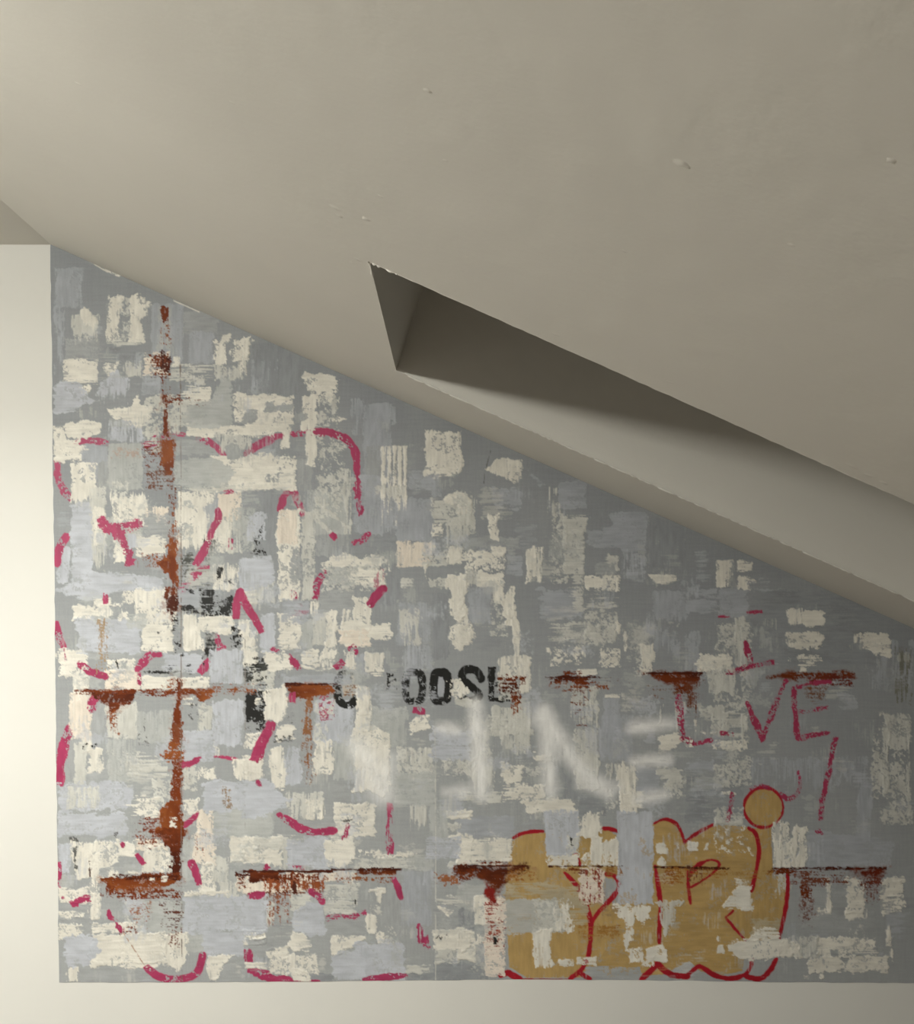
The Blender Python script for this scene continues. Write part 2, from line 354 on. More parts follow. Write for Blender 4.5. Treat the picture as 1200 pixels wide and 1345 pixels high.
pk([(810, 335), (860, 270)], 44, ly=3.55); bk(rc(840, 130, 885, 250), ly=3.5, dry=.3, d='v')
g(L, 865, 215, 1035, 390, ly=3.7, e=2); g(L, 880, 480, 1040, 720, ly=3.7, e=3); w(1040, 200, 1110, 330, col=W2, dry=.2)
w(320, 320, 490, 430, col=WP, dry=.12, d='h', ly=3.1); w(140, 360, 230, 640, col=W, d='v', e=2); w(130, 440, 240, 690, col=WP, dry=.08, d='v', ly=3.1)
pk([(240, 530), (245, 480), (270, 465)], 46, ly=3.3); gp(G, [(200, 600), (250, 530), (310, 490), (318, 690), (250, 680), (240, 640)], ly=1.6)
w(320, 490, 480, 680, col=W2, d='v', dry=.12); w(180, 635, 245, 760, e=2, col=W); wp([(225, 720), (305, 730), (305, 820), (265, 870), (220, 850)], e=4); w(150, 700, 215, 930, d='v', col=W2, e=2); bk(rc(200, 710, 280, 725), ly=3.6, dry=.6, sp=1)
pk([(128, 630), (90, 720), (75, 820), (78, 910)], 52, ly=2, dry=.06, taper=.2, e=2); g(G, 120, 740, 160, 900, ly=1.6); g(G, 225, 830, 330, 905, ly=1.8)
g(N, 480, 530, 670, 700, ly=3.4, d='v', dry=.2); bk(rc(480, 640, 530, 715), ly=3.6, dry=.6, sp=1, col=KG); bk(rc(510, 580, 525, 640), ly=3.6, dry=.5, col=KG); bk(rc(750, 490, 800, 590), ly=3.5, dry=.6, sp=1, col=KG); w(720, 460, 780, 500, dry=.3); w(800, 500, 885, 640, col=W2, dry=.3, d='v')
g(N, 330, 680, 480, 900, ly=3.4, dry=.3); w(330, 740, 500, 880, col=W2, dry=.55, sp=1); w(420, 760, 640, 900, col=W2, dry=.35, d='h', e=6); g(L, 720, 640, 880, 790, ly=3.4, dry=.12); w(720, 830, 800, 960, col=W2, dry=.5, sp=1)
pk([(715, 820), (760, 815), (800, 790)], 40, ly=3.6, dry=.1, e=3); pk([(880, 770), (1005, 790)], 16, ly=3.75, dry=.45)
w(800, 830, 890, 890, dry=.15, d='v'); w(880, 690, 905, 770, dry=.2); w(990, 790, 1135, 895, dry=.08, d='v', e=3, ly=3.75); w(1050, 650, 1150, 730, dry=.2, sp=1, ly=3.75)
bk(rc(1040, 290, 1160, 370), ly=3.6, dry=.25, col=(60, 61, 58)); bk(rc(1095, 245, 1150, 300), ly=3.6, d='h', dry=.35); bk(rc(1045, 430, 1165, 590), ly=3.6, dry=.12, d='v'); bk(rc(1040, 590, 1150, 640), ly=3.6, dry=.5, sp=1); w(1090, 330, 1200, 440, col=W2, dry=.4, sp=1, ly=3.65); bk(rc(1100, 400, 1200, 440), ly=3.7, dry=.4); w(1150, 440, 1200, 580, col=W, ly=3.7); w(1100, 460, 1140, 500, ly=3.7, dry=.3)
pk([(1095, 800), (1130, 720), (1190, 595)], 56, ly=3.8, dry=.12, curve=False, taper=.1, e=2); pk([(1110, 900), (1130, 930)], 22, ly=3.8)
gp(L, [(70, 930), (300, 900), (480, 930), (440, 1050), (300, 1060), (70, 1060)], ly=3.5, e=5); w(110, 930, 270, 1050, col=W2, dry=.4, d='v', ly=3.6); w(230, 930, 290, 1040, col=W2, dry=.4, d='v', ly=3.6)
g(L, 70, 1070, 430, 1190, ly=3.4, e=4); w(400, 980, 600, 1090, col=W, dry=.3, d='h', e=5, ly=3.5, f='l'); w(560, 900, 660, 1040, col=W2, dry=.4, sp=1)
g(L, 820, 900, 1200, 1060, ly=3.45, e=4); w(720, 1000, 800, 1080, dry=.2, sp=1); w(790, 1060, 880, 1180, col=WP, dry=.2); rup(rc(925, 930, 970, 1040), col=(150, 130, 110), dry=.5, d='v'); g(N, 880, 1060, 1180, 1200, ly=3.4)
pk([(720, 1140), (770, 1110), (800, 1070)], 34, ly=3.8, dry=.1)
# ===== bottom left
T(60, 1040)
w(155, 260, 380, 460, d='v', e=3); w(380, 260, 470, 340, dry=.12, d='h', e=4); w(230, 320, 280, 660, d='v', dry=.1); w(130, 250, 165, 370, dry=.3); bk([(150, 290), (160, 290), (158, 400), (150, 400)], ly=3.7, col=KG); bk([(232, 330), (238, 330), (238, 500), (230, 500)], ly=3.7, col=(90, 70, 60)); bk(rc(135, 245, 180, 262), ly=3.7, dry=.3, sp=1, col=KG); bk(rc(345, 215, 380, 245), ly=3.7, dry=.5, sp=1, col=KG)
pk([(395, 265), (415, 290)], 30, ly=3.7); pk([(478, 325), (515, 380)], 30, ly=3.7, taper=.1); gp(G, [(340, 390), (430, 360), (510, 380), (515, 412), (330, 415)], ly=3.55); g(G, 275, 400, 340, 450, ly=3.5)
w(435, 415, 520, 432); w(515, 275, 670, 425, e=3, d='v', ly=3.6); w(480, 250, 640, 300, dry=.3, d='h', col=WP)
pk([(70, 370), (72, 505)], 26); g(L, 70, 270, 130, 430, ly=1.8); g(N, 70, 440, 150, 500, ly=1.8, dry=.2); w(70, 505, 220, 590, dry=.08, e=3); pk([(90, 550), (92, 560)], 20, ly=3.7); pk([(150, 590), (190, 565), (225, 550)], 36, ly=3.7, dry=.12, e=3)
g(G, 70, 590, 235, 620, ly=3.5); w(70, 630, 210, 670, dry=.1, d='h'); g(G, 70, 655, 235, 690, ly=3.55, dry=.15); w(70, 690, 200, 770, dry=.15, sp=1); w(215, 590, 235, 660); w(240, 690, 520, 740, dry=.1, d='h'); w(240, 530, 290, 670, d='v', dry=.15)
g(G, 200, 690, 245, 760, ly=3.6, dry=.3, sp=1); w(240, 745, 620, 920, e=4, dry=.06, d='h', col=W); gp(L, [(110, 770), (200, 740), (270, 760), (290, 840), (230, 910), (120, 920), (100, 840)], ly=3.6, e=4); w(250, 890, 305, 920, ly=3.7)
w(105, 920, 175, 1000, f='l', fp=.4); g(G, 175, 915, 640, 1000, ly=1.5, e=2)
g(N, 720, 250, 775, 530, ly=3.4); g(G, 715, 470, 810, 530, ly=3.5); pk([(765, 370), (790, 420), (805, 485)], 44, ly=3.7, taper=.2); w(770, 220, 890, 380, dry=.25, col=WP, sp=1); w(820, 370, 890, 540, dry=.08, d='v'); w(790, 380, 820, 540, dry=.4)
pk([(330, 630), (360, 680), (410, 735)], 34, ly=3.7, dry=.25, e=3); pk([(410, 740), (520, 910)], 6, ly=3.7, col=(170, 140, 120), e=.3)
w(390, 740, 640, 900, col=W, dry=.1, ly=3.3); w(420, 560, 520, 700, dry=.5, sp=1, col=W2); g(N, 480, 570, 720, 740, ly=3.4, dry=.12); g(L, 720, 540, 1150, 740, ly=3.7, e=5); g(L, 830, 730, 1040, 860, ly=3.7, e=3); g(N, 730, 740, 850, 840, ly=3.6)
wp([(640, 735), (735, 740), (750, 850), (735, 900), (700, 950), (640, 920), (620, 830)], e=3, ly=3.7); pk([(530, 920), (580, 965), (640, 985), (720, 985), (790, 960), (815, 910), (825, 855)], 40, ly=3.8, taper=0, e=.6)
wp([(850, 860), (1000, 850), (930, 920), (895, 1000), (855, 1000)], dry=.2, sp=1, ly=3.6); g(G, 910, 870, 1050, 1000, ly=1.6); w(730, 525, 960, 545, d='h', dry=.15, ly=3.75); w(1150, 580, 1200, 700, col=W2, dry=.2)
g(N, 970, 60, 1200, 230, ly=3.3); w(970, 235, 1120, 370, dry=.08, d='h'); w(880, 340, 960, 480, col=W2, dry=.2, d='v'); w(900, 470, 1000, 560, dry=.3, d='v', col=W2); g(G, 985, 375, 1160, 420, ly=3.5, dry=.2); w(1000, 440, 1200, 530, col=WP, dry=.18, d='v')
pk([(1160, 380), (1155, 410)], 24, ly=3.8); pk([(1070, 545), (1110, 545), (1145, 535)], 32, ly=5.5, dry=.1); w(1040, 720, 1150, 770, dry=.1, d='h'); g(G, 1060, 770, 1200, 830, ly=3.5); w(1040, 770, 1150, 800, dry=.2); pk([(1055, 825), (1060, 890)], 36, ly=3.8, dry=.35)
# ===== upper centre
T(320, 440)
g(LN, 40, 130, 130, 310, dry=.4); g(D, 50, 40, 310, 320, dry=.3); g(LN, 80, 130, 170, 180, dry=.7, d='v')
w(0, 30, 40, 120, e=4); w(0, 320, 260, 465, dry=.06, e=3); gp(G, [(120, 370), (160, 345), (160, 375), (255, 370), (250, 405), (120, 405)], ly=3.5, e=4); gp(G, [(0, 420), (50, 380), (75, 420), (40, 460), (0, 460)], ly=3.5); w(0, 455, 250, 510, d='h', dry=.1)
wp([(310, 200), (485, 215), (490, 280), (430, 300), (400, 315), (340, 290)], e=3); w(350, 240, 500, 350, dry=.55, sp=1); w(380, 310, 500, 480, dry=.55, sp=1, col=W2); w(470, 436, 535, 446, d='h')
w(290, 320, 380, 500, f='l', fp=.3); wp([(325, 500), (380, 490), (385, 600), (370, 690), (330, 680)], e=2, ly=3.6); gp(G, [(265, 400), (325, 410), (330, 450), (270, 470)], ly=3.5); w(200, 510, 238, 590, e=2, ly=3.6)
pk([(10, 625), (60, 585), (130, 545), (230, 522), (330, 515), (420, 512)], 36, dry=.06, e=1.5, taper=.1); pk([(380, 505), (450, 510), (540, 545), (580, 590), (595, 650), (595, 730)], 40, ly=3.7, dry=.06, taper=.1); pk([(595, 730), (600, 800), (605, 870), (612, 940)], 34, ly=3.7, dry=.25, taper=.8, e=3)
w(45, 630, 275, 815, e=3, ly=3.1); wp([(190, 740), (260, 740), (265, 800), (210, 820), (185, 800)], e=2, ly=3.2); gp(G, [(285, 660), (340, 660), (370, 720), (350, 820), (280, 820), (265, 760)], ly=3.3); g(G, 120, 735, 185, 770, ly=3.4, dry=.4, sp=1)
pk([(190, 930), (210, 850), (240, 815), (265, 830), (290, 890), (315, 950)], 40, ly=2.2, curve=False, taper=.05)
w(380, 480, 540, 600, dry=.66, sp=1, col=W2); w(380, 590, 520, 960, dry=.5, sp=1, col=W2); w(520, 700, 570, 1050, dry=.35, col=W2, d='v'); g(N, 340, 820, 540, 1050, ly=1.8, dry=.1); w(375, 850, 440, 900, col=W2, dry=.35, d='v'); wp([(380, 860), (560, 1010), (550, 1025), (375, 880)], col=W2, ly=3.5, dry=.1); wp([(375, 945), (480, 1050), (475, 1065), (370, 965)], col=W2, ly=3.5, dry=.1)
pk([(460, 1045), (485, 1075)], 30, ly=3.7, dry=.2); pk([(570, 1095), (620, 1085), (645, 1060), (655, 1045)], 32, ly=3.7, taper=.2)
g(LN, 570, 340, 630, 520, dry=.4, d='v'); g(LN, 630, 365, 775, 760, e=2); g(LN, 780, 375, 805, 470, dry=.4, d='v'); g(G, 640, 580, 730, 860, dry=.1); g(LN, 575, 740, 800, 1040, e=4, dry=.1); g(D, 570, 1060, 800, 1110, ly=.5)
for a, b in ((722, 748), (755, 775), (783, 803), (808, 832), (838, 857)):
    w(a, 585, b, 1000, d='v', dry=.12, f='b', fp=.55, e=1.2)
w(690, 790, 860, 880, col=W2, dry=.35, d='v', f='b'); g(LN, 860, 710, 1000, 820, dry=.15, d='h'); g(D, 860, 815, 1000, 870, dry=.25, d='h'); g(LN, 800, 860, 990, 1090, e=3)
w(955, 505, 1145, 730, e=3, d='v', col=W); w(990, 690, 1110, 760, dry=.35, f='b'); g(LN, 985, 700, 1040, 850, dry=.4, d='v')
w(990, 865, 1200, 1000, col=W2, dry=.3, d='h'); wp([(1060, 855), (1110, 815), (1170, 840), (1200, 880), (1200, 900), (1060, 880)], e=2); w(1130, 890, 1200, 940, col=W, dry=.15); w(1060, 980, 1145, 1120, col=W2, dry=.35, d='v'); w(990, 990, 1050, 1060, dry=.35, sp=1)
g(D, 1145, 1080, 1200, 1140)
# ===== centre
T(320, 640)
w(180, 120, 290, 600, e=3, d='v', col=W); w(180, 120, 285, 300, e=2, d='v', col=WP, ly=3.2); w(305, 120, 375, 590, e=2, d='v', col=W2, dry=.06); gp(G, [(245, 310), (300, 310), (305, 560), (260, 570), (245, 470)], ly=3.3, dry=.35, sp=1); pk([(255, 540), (270, 590)], 40, ly=3.4, dry=.7)
g(G, 375, 140, 560, 360, ly=1.4, dry=.2); gp(L, [(0, 380), (130, 375), (160, 420), (155, 500), (0, 530)], ly=3.6); w(0, 500, 160, 610, col=W2, dry=.3, d='v')
wp([(415, 405), (470, 360), (560, 340), (600, 370), (740, 360), (750, 405), (600, 430), (420, 430)], e=4); w(415, 420, 745, 540, col=W2, dry=.32, sp=1, e=4); g(N, 450, 420, 600, 510, ly=3.4, dry=.4, sp=1); w(560, 430, 745, 520, col=W, dry=.3)
pk([(375, 585), (385, 510), (425, 440)], 36, ly=3.6, dry=.08, curve=False); pk([(665, 615), (700, 560), (740, 530)], 46, ly=3.6, dry=.08, taper=.3); pk([(690, 530), (735, 430)], 50, ly=3.7, dry=.8, a=.7)
g(G, 400, 540, 580, 700, ly=.6); w(580, 580, 665, 760, e=3, d='v'); wp([(510, 710), (580, 690), (665, 720), (770, 710), (780, 780), (735, 800), (680, 790), (640, 840), (510, 830)], e=4, col=W); w(500, 750, 665, 835, col=WP, dry=.1, ly=3.2); w(510, 650, 560, 720, dry=.4)
g(D, 670, 400, 820, 620, ly=.6); w(820, 480, 890, 525, col=W2, dry=.35); w(750, 360, 770, 440, dry=.35); 
g(LN, 200, 590, 350, 720, ly=3.55, sp=1, dry=.3); pk([(250, 640), (340, 650)], 70, ly=3.57, dry=.82, a=.6); w(180, 660, 300, 850, d='h', dry=.1, col=W); g(N, 300, 700, 360, 850, ly=3.5, dry=.15); w(360, 660, 440, 830, d='v', dry=.15, col=W2); w(355, 600, 390, 660, dry=.3)
wp([(440, 660), (460, 635), (485, 660), (485, 940), (400, 930), (405, 880), (435, 840)], e=3, d='v'); w(300, 850, 400, 940, dry=.15, col=W); wp([(300, 930), (390, 955), (500, 935), (490, 950), (390, 968), (300, 945)], ly=3.7, e=1)
pk([(0, 590), (40, 660), (95, 760)], 40, ly=3.6, curve=False, dry=.05); gp(L, [(100, 690), (150, 680), (165, 830), (80, 840)], ly=3.5); w(0, 700, 60, 840, dry=.12)
w(110, 870, 255, 970, e=5); pk([(150, 840), (175, 860)], 28, ly=3.7, e=3); pk([(245, 900), (270, 930), (300, 955)], 44, ly=3.7, dry=.1, e=4); pk([(480, 950), (525, 915)], 40, ly=3.8, dry=.08); pk([(545, 840), (590, 860)], 34, ly=3.8, e=4, dry=.15); w(525, 860, 590, 960, dry=.15, ly=3.7)
w(0, 850, 70, 930, dry=.2); bk(rc(10, 930, 110, 1020), ly=3.6, dry=.3, col=(60, 61, 58)); bk(rc(60, 895, 110, 925), ly=3.6, d='h', dry=.35); 
w(640, 870, 735, 965, e=2, d='v'); w(670, 960, 735, 1000, dry=.4); g(LN, 545, 880, 640, 980, ly=1.5); g(LN, 200, 985, 560, 1035, ly=3.65, d='h'); 
w(810, 290, 990, 410, e=3, d='v', col=WP); w(985, 290, 1000, 330); w(930, 340, 1080, 420, dry=.45, sp=1, col=W2); wp([(940, 400), (970, 400), (960, 480), (945, 470)], e=2); w(1075, 310, 1145, 400, dry=.1); w(1110, 340, 1200, 390, dry=.4, sp=1)
w(970, 480, 1080, 525, col=W2, dry=.2, sp=1); wp([(1060, 455), (1170, 455), (1160, 620), (1170, 680), (1130, 705), (1080, 680), (1075, 640), (1090, 560), (1070, 520)], e=4); w(1160, 440, 1200, 560, dry=.4, d='v')
g(LN, 805, 600, 985, 830, dry=.15, d='v'); w(815, 640, 930, 830, dry=.5, d='v', col=W2); g(LN, 860, 830, 990, 960, dry=.3, d='v'); g(D, 990, 560, 1080, 900, ly=.6)
wp([(1080, 740), (1180, 715), (1200, 725), (1200, 820), (1130, 845), (1070, 800)], e=4); w(600, 1050, 665, 1200, d='v', col=W)
# stencilled word, black
T(320, 840)
def st(ch, pts, wd, **o):
    o.setdefault('e', 1.0); o.setdefault('t', 0.05); add(2.4, 'stencil_letter', pts, K, label='black stencilled letter ' + ch, line=wd / ZS, taper=0, **o)
st('C', [(560, 190), (515, 180), (492, 230), (492, 300), (520, 345), (562, 345), (588, 315), (590, 290)], 44, dry=.08)
st('H', [(770, 180), (768, 265)], 34, dry=.62, sp=1); st('H', [(790, 200), (796, 265)], 20, dry=.62, sp=1)
st('O', [(893, 172), (862, 172), (850, 215), (850, 285), (862, 325), (893, 325), (925, 325), (938, 285), (938, 215), (925, 172), (893, 172)], 42, dry=.26, sp=1)
st('O', [(1035, 172), (1006, 172), (996, 215), (996, 285), (1006, 322), (1035, 322), (1064, 322), (1074, 285), (1074, 215), (1064, 172), (1035, 172)], 44, dry=.07)
T(600, 800)
st('S', [(128, 372), (114, 328), (70, 312), (26, 328), (22, 365), (55, 398), (95, 420), (120, 448), (100, 476), (60, 480), (25, 464)], 42, dry=.03, curve=True)
st('E', [(180, 305), (180, 485)], 34, dry=.12); st('E', [(165, 318), (205, 318)], 26, dry=.1); st('E', [(230, 465), (275, 462)], 46, dry=.08); st('E', [(180, 470), (240, 480)], 22, dry=.2); st('E', [(200, 395), (235, 395)], 22, dry=.4)
T(320, 840)
w(520, 190, 600, 300, dry=.45, sp=1, col=(190, 178, 164), ly=3.2); w(595, 250, 665, 480, d='v', ly=3.2); w(1088, 205, 1140, 295, e=5, ly=3.2); g(LN, 1000, 205, 1070, 300, ly=1.5); w(1110, 310, 1200, 350, dry=.35, col=W2)
# ===== lower centre
bk(rc(20, 300, 110, 440), ly=3.5, dry=.12, d='v'); wp([(125, 270), (215, 250), (245, 350), (230, 410), (170, 440), (115, 400)], e=4, ly=3.7); bk(rc(160, 160, 200, 210), ly=3.6, dry=.5, sp=1, col=KG); bk(rc(230, 380, 265, 440), ly=3.6, dry=.4, sp=1, col=KG)
pk([(55, 630), (85, 560), (145, 430)], 52, ly=3.8, curve=False, dry=.1); w(175, 450, 270, 520, e=4, dry=.05); w(160, 500, 260, 540, dry=.5, sp=1, col=KG); pk([(75, 740), (90, 770)], 16, ly=3.8)
g(L, 370, 320, 580, 560, ly=1.7); w(370, 320, 480, 420, col=W2, dry=.5, sp=1); w(370, 530, 470, 710, e=3, dry=.1); w(360, 440, 440, 530, col=W2, dry=.35); g(L, 220, 560, 300, 760, ly=3.4, dry=.2); w(140, 560, 220, 780, e=4, dry=.12); w(0, 620, 100, 710, e=3)
pk([(430, 290), (440, 420)], 80, ly=3.8, dry=.68, a=.9, d='n'); g(N, 470, 540, 590, 740, ly=3.3, dry=.2)
wp([(560, 480), (600, 400), (670, 440), (760, 490), (770, 620), (760, 760), (730, 830), (650, 790), (590, 800), (580, 640)], e=5, d='v', dry=.05); w(590, 560, 760, 800, col=W, ly=3.2, d='v', f='b', fp=.3)
g(N, 670, 350, 860, 560, ly=1.7, dry=.1); wp([(870, 450), (910, 405), (975, 400), (980, 460), (880, 500)], e=3); pk([(890, 370), (955, 380)], 40, ly=3.8, dry=.05)
w(800, 560, 990, 740, col=W2, dry=.4, sp=1); g(L, 990, 470, 1200, 640, ly=3.4, e=6, dry=.1); w(840, 560, 1000, 720, col=W2, dry=.5, d='v'); w(1040, 620, 1200, 720, col=W2, dry=.35, sp=1); g(N, 790, 700, 1010, 880, ly=3.35, dry=.15)
gp(L, [(0, 780), (140, 770), (240, 850), (180, 900), (60, 940), (0, 930)], ly=3.6, e=5); w(230, 800, 420, 950, col=W2, dry=.35, d='v'); w(330, 840, 420, 945, dry=.25, d='v'); g(G, 270, 920, 470, 1000, ly=1.6); g(G, 470, 750, 690, 860, ly=1.7, dry=.15)
pk([(185, 920), (250, 960), (320, 1005), (400, 1012), (480, 1005)], 40, ly=3.8, dry=.06, taper=.2); w(480, 860, 690, 1035, e=3, dry=.08, d='h'); bk(rc(525, 945, 570, 962), ly=3.8, dry=.3, col=KG); pk([(530, 1045), (540, 1000), (555, 975)], 36, ly=3.85, dry=.4, e=3)
pk([(768, 860), (768, 930)], 34, ly=3.8, dry=.2); pk([(768, 930), (765, 1060)], 34, ly=3.8, dry=.6); pk([(765, 1050), (772, 1125)], 42, ly=3.8, dry=.25)
w(870, 870, 960, 1000, col=W2, dry=.25, d='v', f='b'); g(N, 980, 860, 1080, 1060, ly=3.3, dry=.2); w(1065, 900, 1190, 940, dry=.15, d='h'); w(1030, 960, 1140, 1010, dry=.55, sp=1, col=W2)
g(L, 960, 1040, 1140, 1150, ly=3.4, dry=.15)
# ===== bottom centre
T(320, 1040)
w(0, 240, 200, 380, col=W, dry=.12, e=5); w(60, 230, 330, 300, col=W2, dry=.2, f='r'); g(L, 230, 250, 430, 400, ly=3.45, e=5); w(430, 245, 575, 395, e=4, d='h', ly=3.5); w(200, 260, 270, 400, col=W2, dry=.3, d='v')
pk([(120, 380), (122, 408)], 24, ly=3.8, e=3); pk([(240, 395), (320, 400)], 26, ly=3.8, dry=.3); w(600, 300, 720, 345, dry=.3, sp=1); wp([(720, 330), (880, 310), (910, 325), (870, 350), (730, 355)], e=3)
w(570, 350, 900, 400, col=W2, dry=.25, d='h'); g(N, 860, 330, 1000, 420, ly=3.3); wp([(1085, 235), (1140, 220), (1200, 230), (1200, 350), (1130, 370), (1140, 290)], e=4, dry=.08); w(1080, 370, 1200, 400, dry=.1, col=W2)
w(0, 420, 400, 530, col=WP, dry=.12, d='v'); w(410, 420, 600, 470, col=WP, dry=.2, d='v'); w(420, 480, 600, 640, col=W2, dry=.25, d='h'); pk([(30, 545), (90, 535)], 34, ly=5.5, dry=.06); pk([(350, 520), (385, 545), (415, 580)], 38, ly=5.5, dry=.04); 
g(L, 0, 570, 130, 740, ly=3.5, dry=.1); w(250, 530, 360, 620, col=W2, dry=.15); gp(L, [(250, 640), (320, 580), (420, 580), (432, 750), (330, 760), (250, 720)], ly=3.6, e=3); w(60, 690, 110, 770, dry=.2, d='h'); w(0, 730, 100, 760, dry=.2); w(0, 770, 110, 800, dry=.1)
wp([(255, 730), (310, 735), (345, 780), (340, 830), (240, 830)], e=3); g(G, 130, 730, 250, 830, ly=1.7); w(130, 820, 230, 880, e=4, dry=.08); w(125, 880, 225, 960, e=3, dry=.05); w(230, 850, 390, 960, e=3, dry=.06, d='v'); w(255, 930, 345, 995, e=2, ly=3.9)
pk([(25, 825), (35, 895)], 44, ly=3.8, dry=.35); pk([(30, 930), (100, 955), (150, 985), (250, 992)], 46, ly=3.7, dry=.05, e=2, taper=.3); w(5, 895, 120, 930, ly=3.8, e=2); pk([(120, 995), (400, 995)], 12, ly=3.7); g(D, 345, 960, 470, 1000, ly=.6)
pk([(430, 665), (480, 660)], 34, ly=3.8, dry=.3, e=3); pk([(540, 660), (600, 650), (635, 635)], 36, ly=3.8, dry=.35, e=3); pk([(475, 650), (550, 655)], 16, ly=3.8, dry=.3); bk(rc(590, 500, 600, 720), ly=3.8, dry=.7, col=KG); bk(rc(575, 565, 590, 590), ly=3.8, dry=.3)
g(G, 430, 670, 640, 750, ly=1.7); g(G, 640, 470, 860, 700, ly=1.7, dry=.2); w(655, 505, 745, 530, e=2); wp([(690, 520), (735, 520), (720, 590), (700, 580)], dry=.12, e=2); w(645, 640, 700, 740, dry=.12, col=W); w(660, 590, 720, 650, col=W2, dry=.5, sp=1)
pk([(785, 450), (805, 490), (828, 560)], 36, ly=5.5, taper=.4); g(LN, 830, 420, 990, 700, ly=3.3, dry=.1); gp(W, [(1025, 600), (1110, 620), (1075, 665), (1055, 650)], ly=3.6); g(G, 990, 620, 1180, 720, ly=1.7); w(1000, 545, 1190, 600, col=W2, dry=.5, d='h')
wp([(455, 760), (620, 750), (640, 770), (600, 800), (540, 830), (470, 880), (455, 820)], e=2); g(L, 590, 790, 840, 990, ly=3.5, e=4); g(L, 470, 850, 640, 980, ly=3.5, e=4); w(700, 740, 735, 800, dry=.1); w(730, 700, 830, 800, col=W2, dry=.65, sp=1); g(G, 800, 700, 850, 830, ly=3.4, dry=.3)
pk([(625, 985), (740, 972), (860, 965)], 34, ly=3.8, taper=.7, dry=.05); g(D, 860, 950, 1200, 1000, ly=.6); w(860, 910, 980, 950, col=W2, dry=.35, d='h')
w(990, 720, 1200, 830, e=3, d='h'); w(1010, 820, 1130, 895, col=W2, dry=.2, d='h'); w(1120, 820, 1200, 880, col=W2, dry=.15); g(D, 1000, 890, 1200, 960, ly=1.7); pk([(920, 710), (935, 760), (965, 810)], 46, ly=3.8, dry=.25, e=3)
bk([(1010, 770), (1025, 755), (1035, 775), (1045, 755), (1055, 778), (1068, 745), (1075, 770), (1085, 772)], line=5 / 4, ly=4, e=.2, taper=0, curve=False); 
# ===== right of the centre, upper
T(600, 540)
w(0, 110, 28, 330, ly=3.1, e=3); wp([(155, 305), (190, 260), (250, 250), (345, 260), (345, 350), (300, 375), (240, 350), (180, 325)], e=2.5, d='v'); bk([(176, 205), (180, 205), (150, 330), (142, 380), (138, 375), (150, 290)], ly=3.6, e=.5, col=(95, 96, 96))
g(LN, 190, 400, 340, 510, e=6, d='h', dry=.1); gp(LN, [(370, 310), (420, 340), (460, 385), (440, 390), (400, 360)], dry=.1); w(165, 545, 215, 680, e=2.5, d='v'); g(G, 30, 660, 330, 720, dry=.2, d='h')
wp([(0, 420), (50, 430), (100, 470), (95, 640), (20, 690), (0, 690)], col=W2, dry=.25, d='v', e=3)
w(40, 740, 250, 850, dry=.28, sp=1, e=3); w(180, 715, 250, 760, e=3); w(110, 845, 245, 920, e=3); w(30, 850, 120, 900, dry=.2, col=W2); g(LN, 60, 930, 180, 1110, ly=3.4, d='v'); w(0, 860, 45, 1050, e=4); w(0, 1060, 60, 1110, dry=.1); w(180, 920, 240, 1010, dry=.25, d='v'); w(170, 990, 260, 1180, col=W2, dry=.6, sp=1)
wp([(255, 955), (300, 930), (305, 1050), (325, 1110), (328, 1200), (300, 1200), (290, 1120), (245, 1070), (240, 1000)], e=3, d='v', ly=3.6)
wp([(370, 730), (410, 712), (420, 900), (358, 908)], e=2, d='v'); w(415, 715, 450, 895, dry=.25, e=2); g(LN, 260, 760, 340, 860, dry=.3, d='h'); g(LN, 440, 930, 660, 1100, e=6, d='h')
g(LN, 530, 380, 675, 510, e=3); w(485, 400, 535, 560, col=W2, dry=.5, d='v'); w(495, 530, 580, 900, col=W2, dry=.62, sp=1); w(560, 530, 680, 640, f='t', fp=.5, d='h', e=2, col=W2); w(560, 620, 670, 860, e=2, d='h', col=W2, dry=.08); w(590, 850, 668, 1060, col=W2, dry=.25, f='l', d='h')
gp(LN, [(810, 545), (920, 525), (1000, 535), (1005, 730), (880, 740), (840, 710), (680, 720), (680, 640), (820, 600)], e=3); w(770, 750, 850, 830, f='l', fp=.5, col=W2); g(G, 730, 800, 830, 860, ly=3.5, dry=.1); w(670, 865, 855, 945, dry=.3, sp=1, e=2); w(830, 870, 855, 950, e=2)
w(670, 1050, 850, 1200, dry=.45, sp=1, col=W2); w(670, 960, 850, 1050, dry=.75, d='h', col=W2); w(830, 1090, 856, 1170); g(LN, 860, 720, 990, 880, dry=.4, d='v'); w(450, 1110, 670, 1200, col=W2, dry=.55, d='h', f='l')
wp([(1005, 858), (1155, 862), (1155, 890), (1090, 912), (1040, 900)], e=1.5, dry=.06); g(LN, 1030, 945, 1200, 1120, f='b', fp=.3); g(D, 990, 560, 1200, 830, ly=.4, dry=.2, d='v')
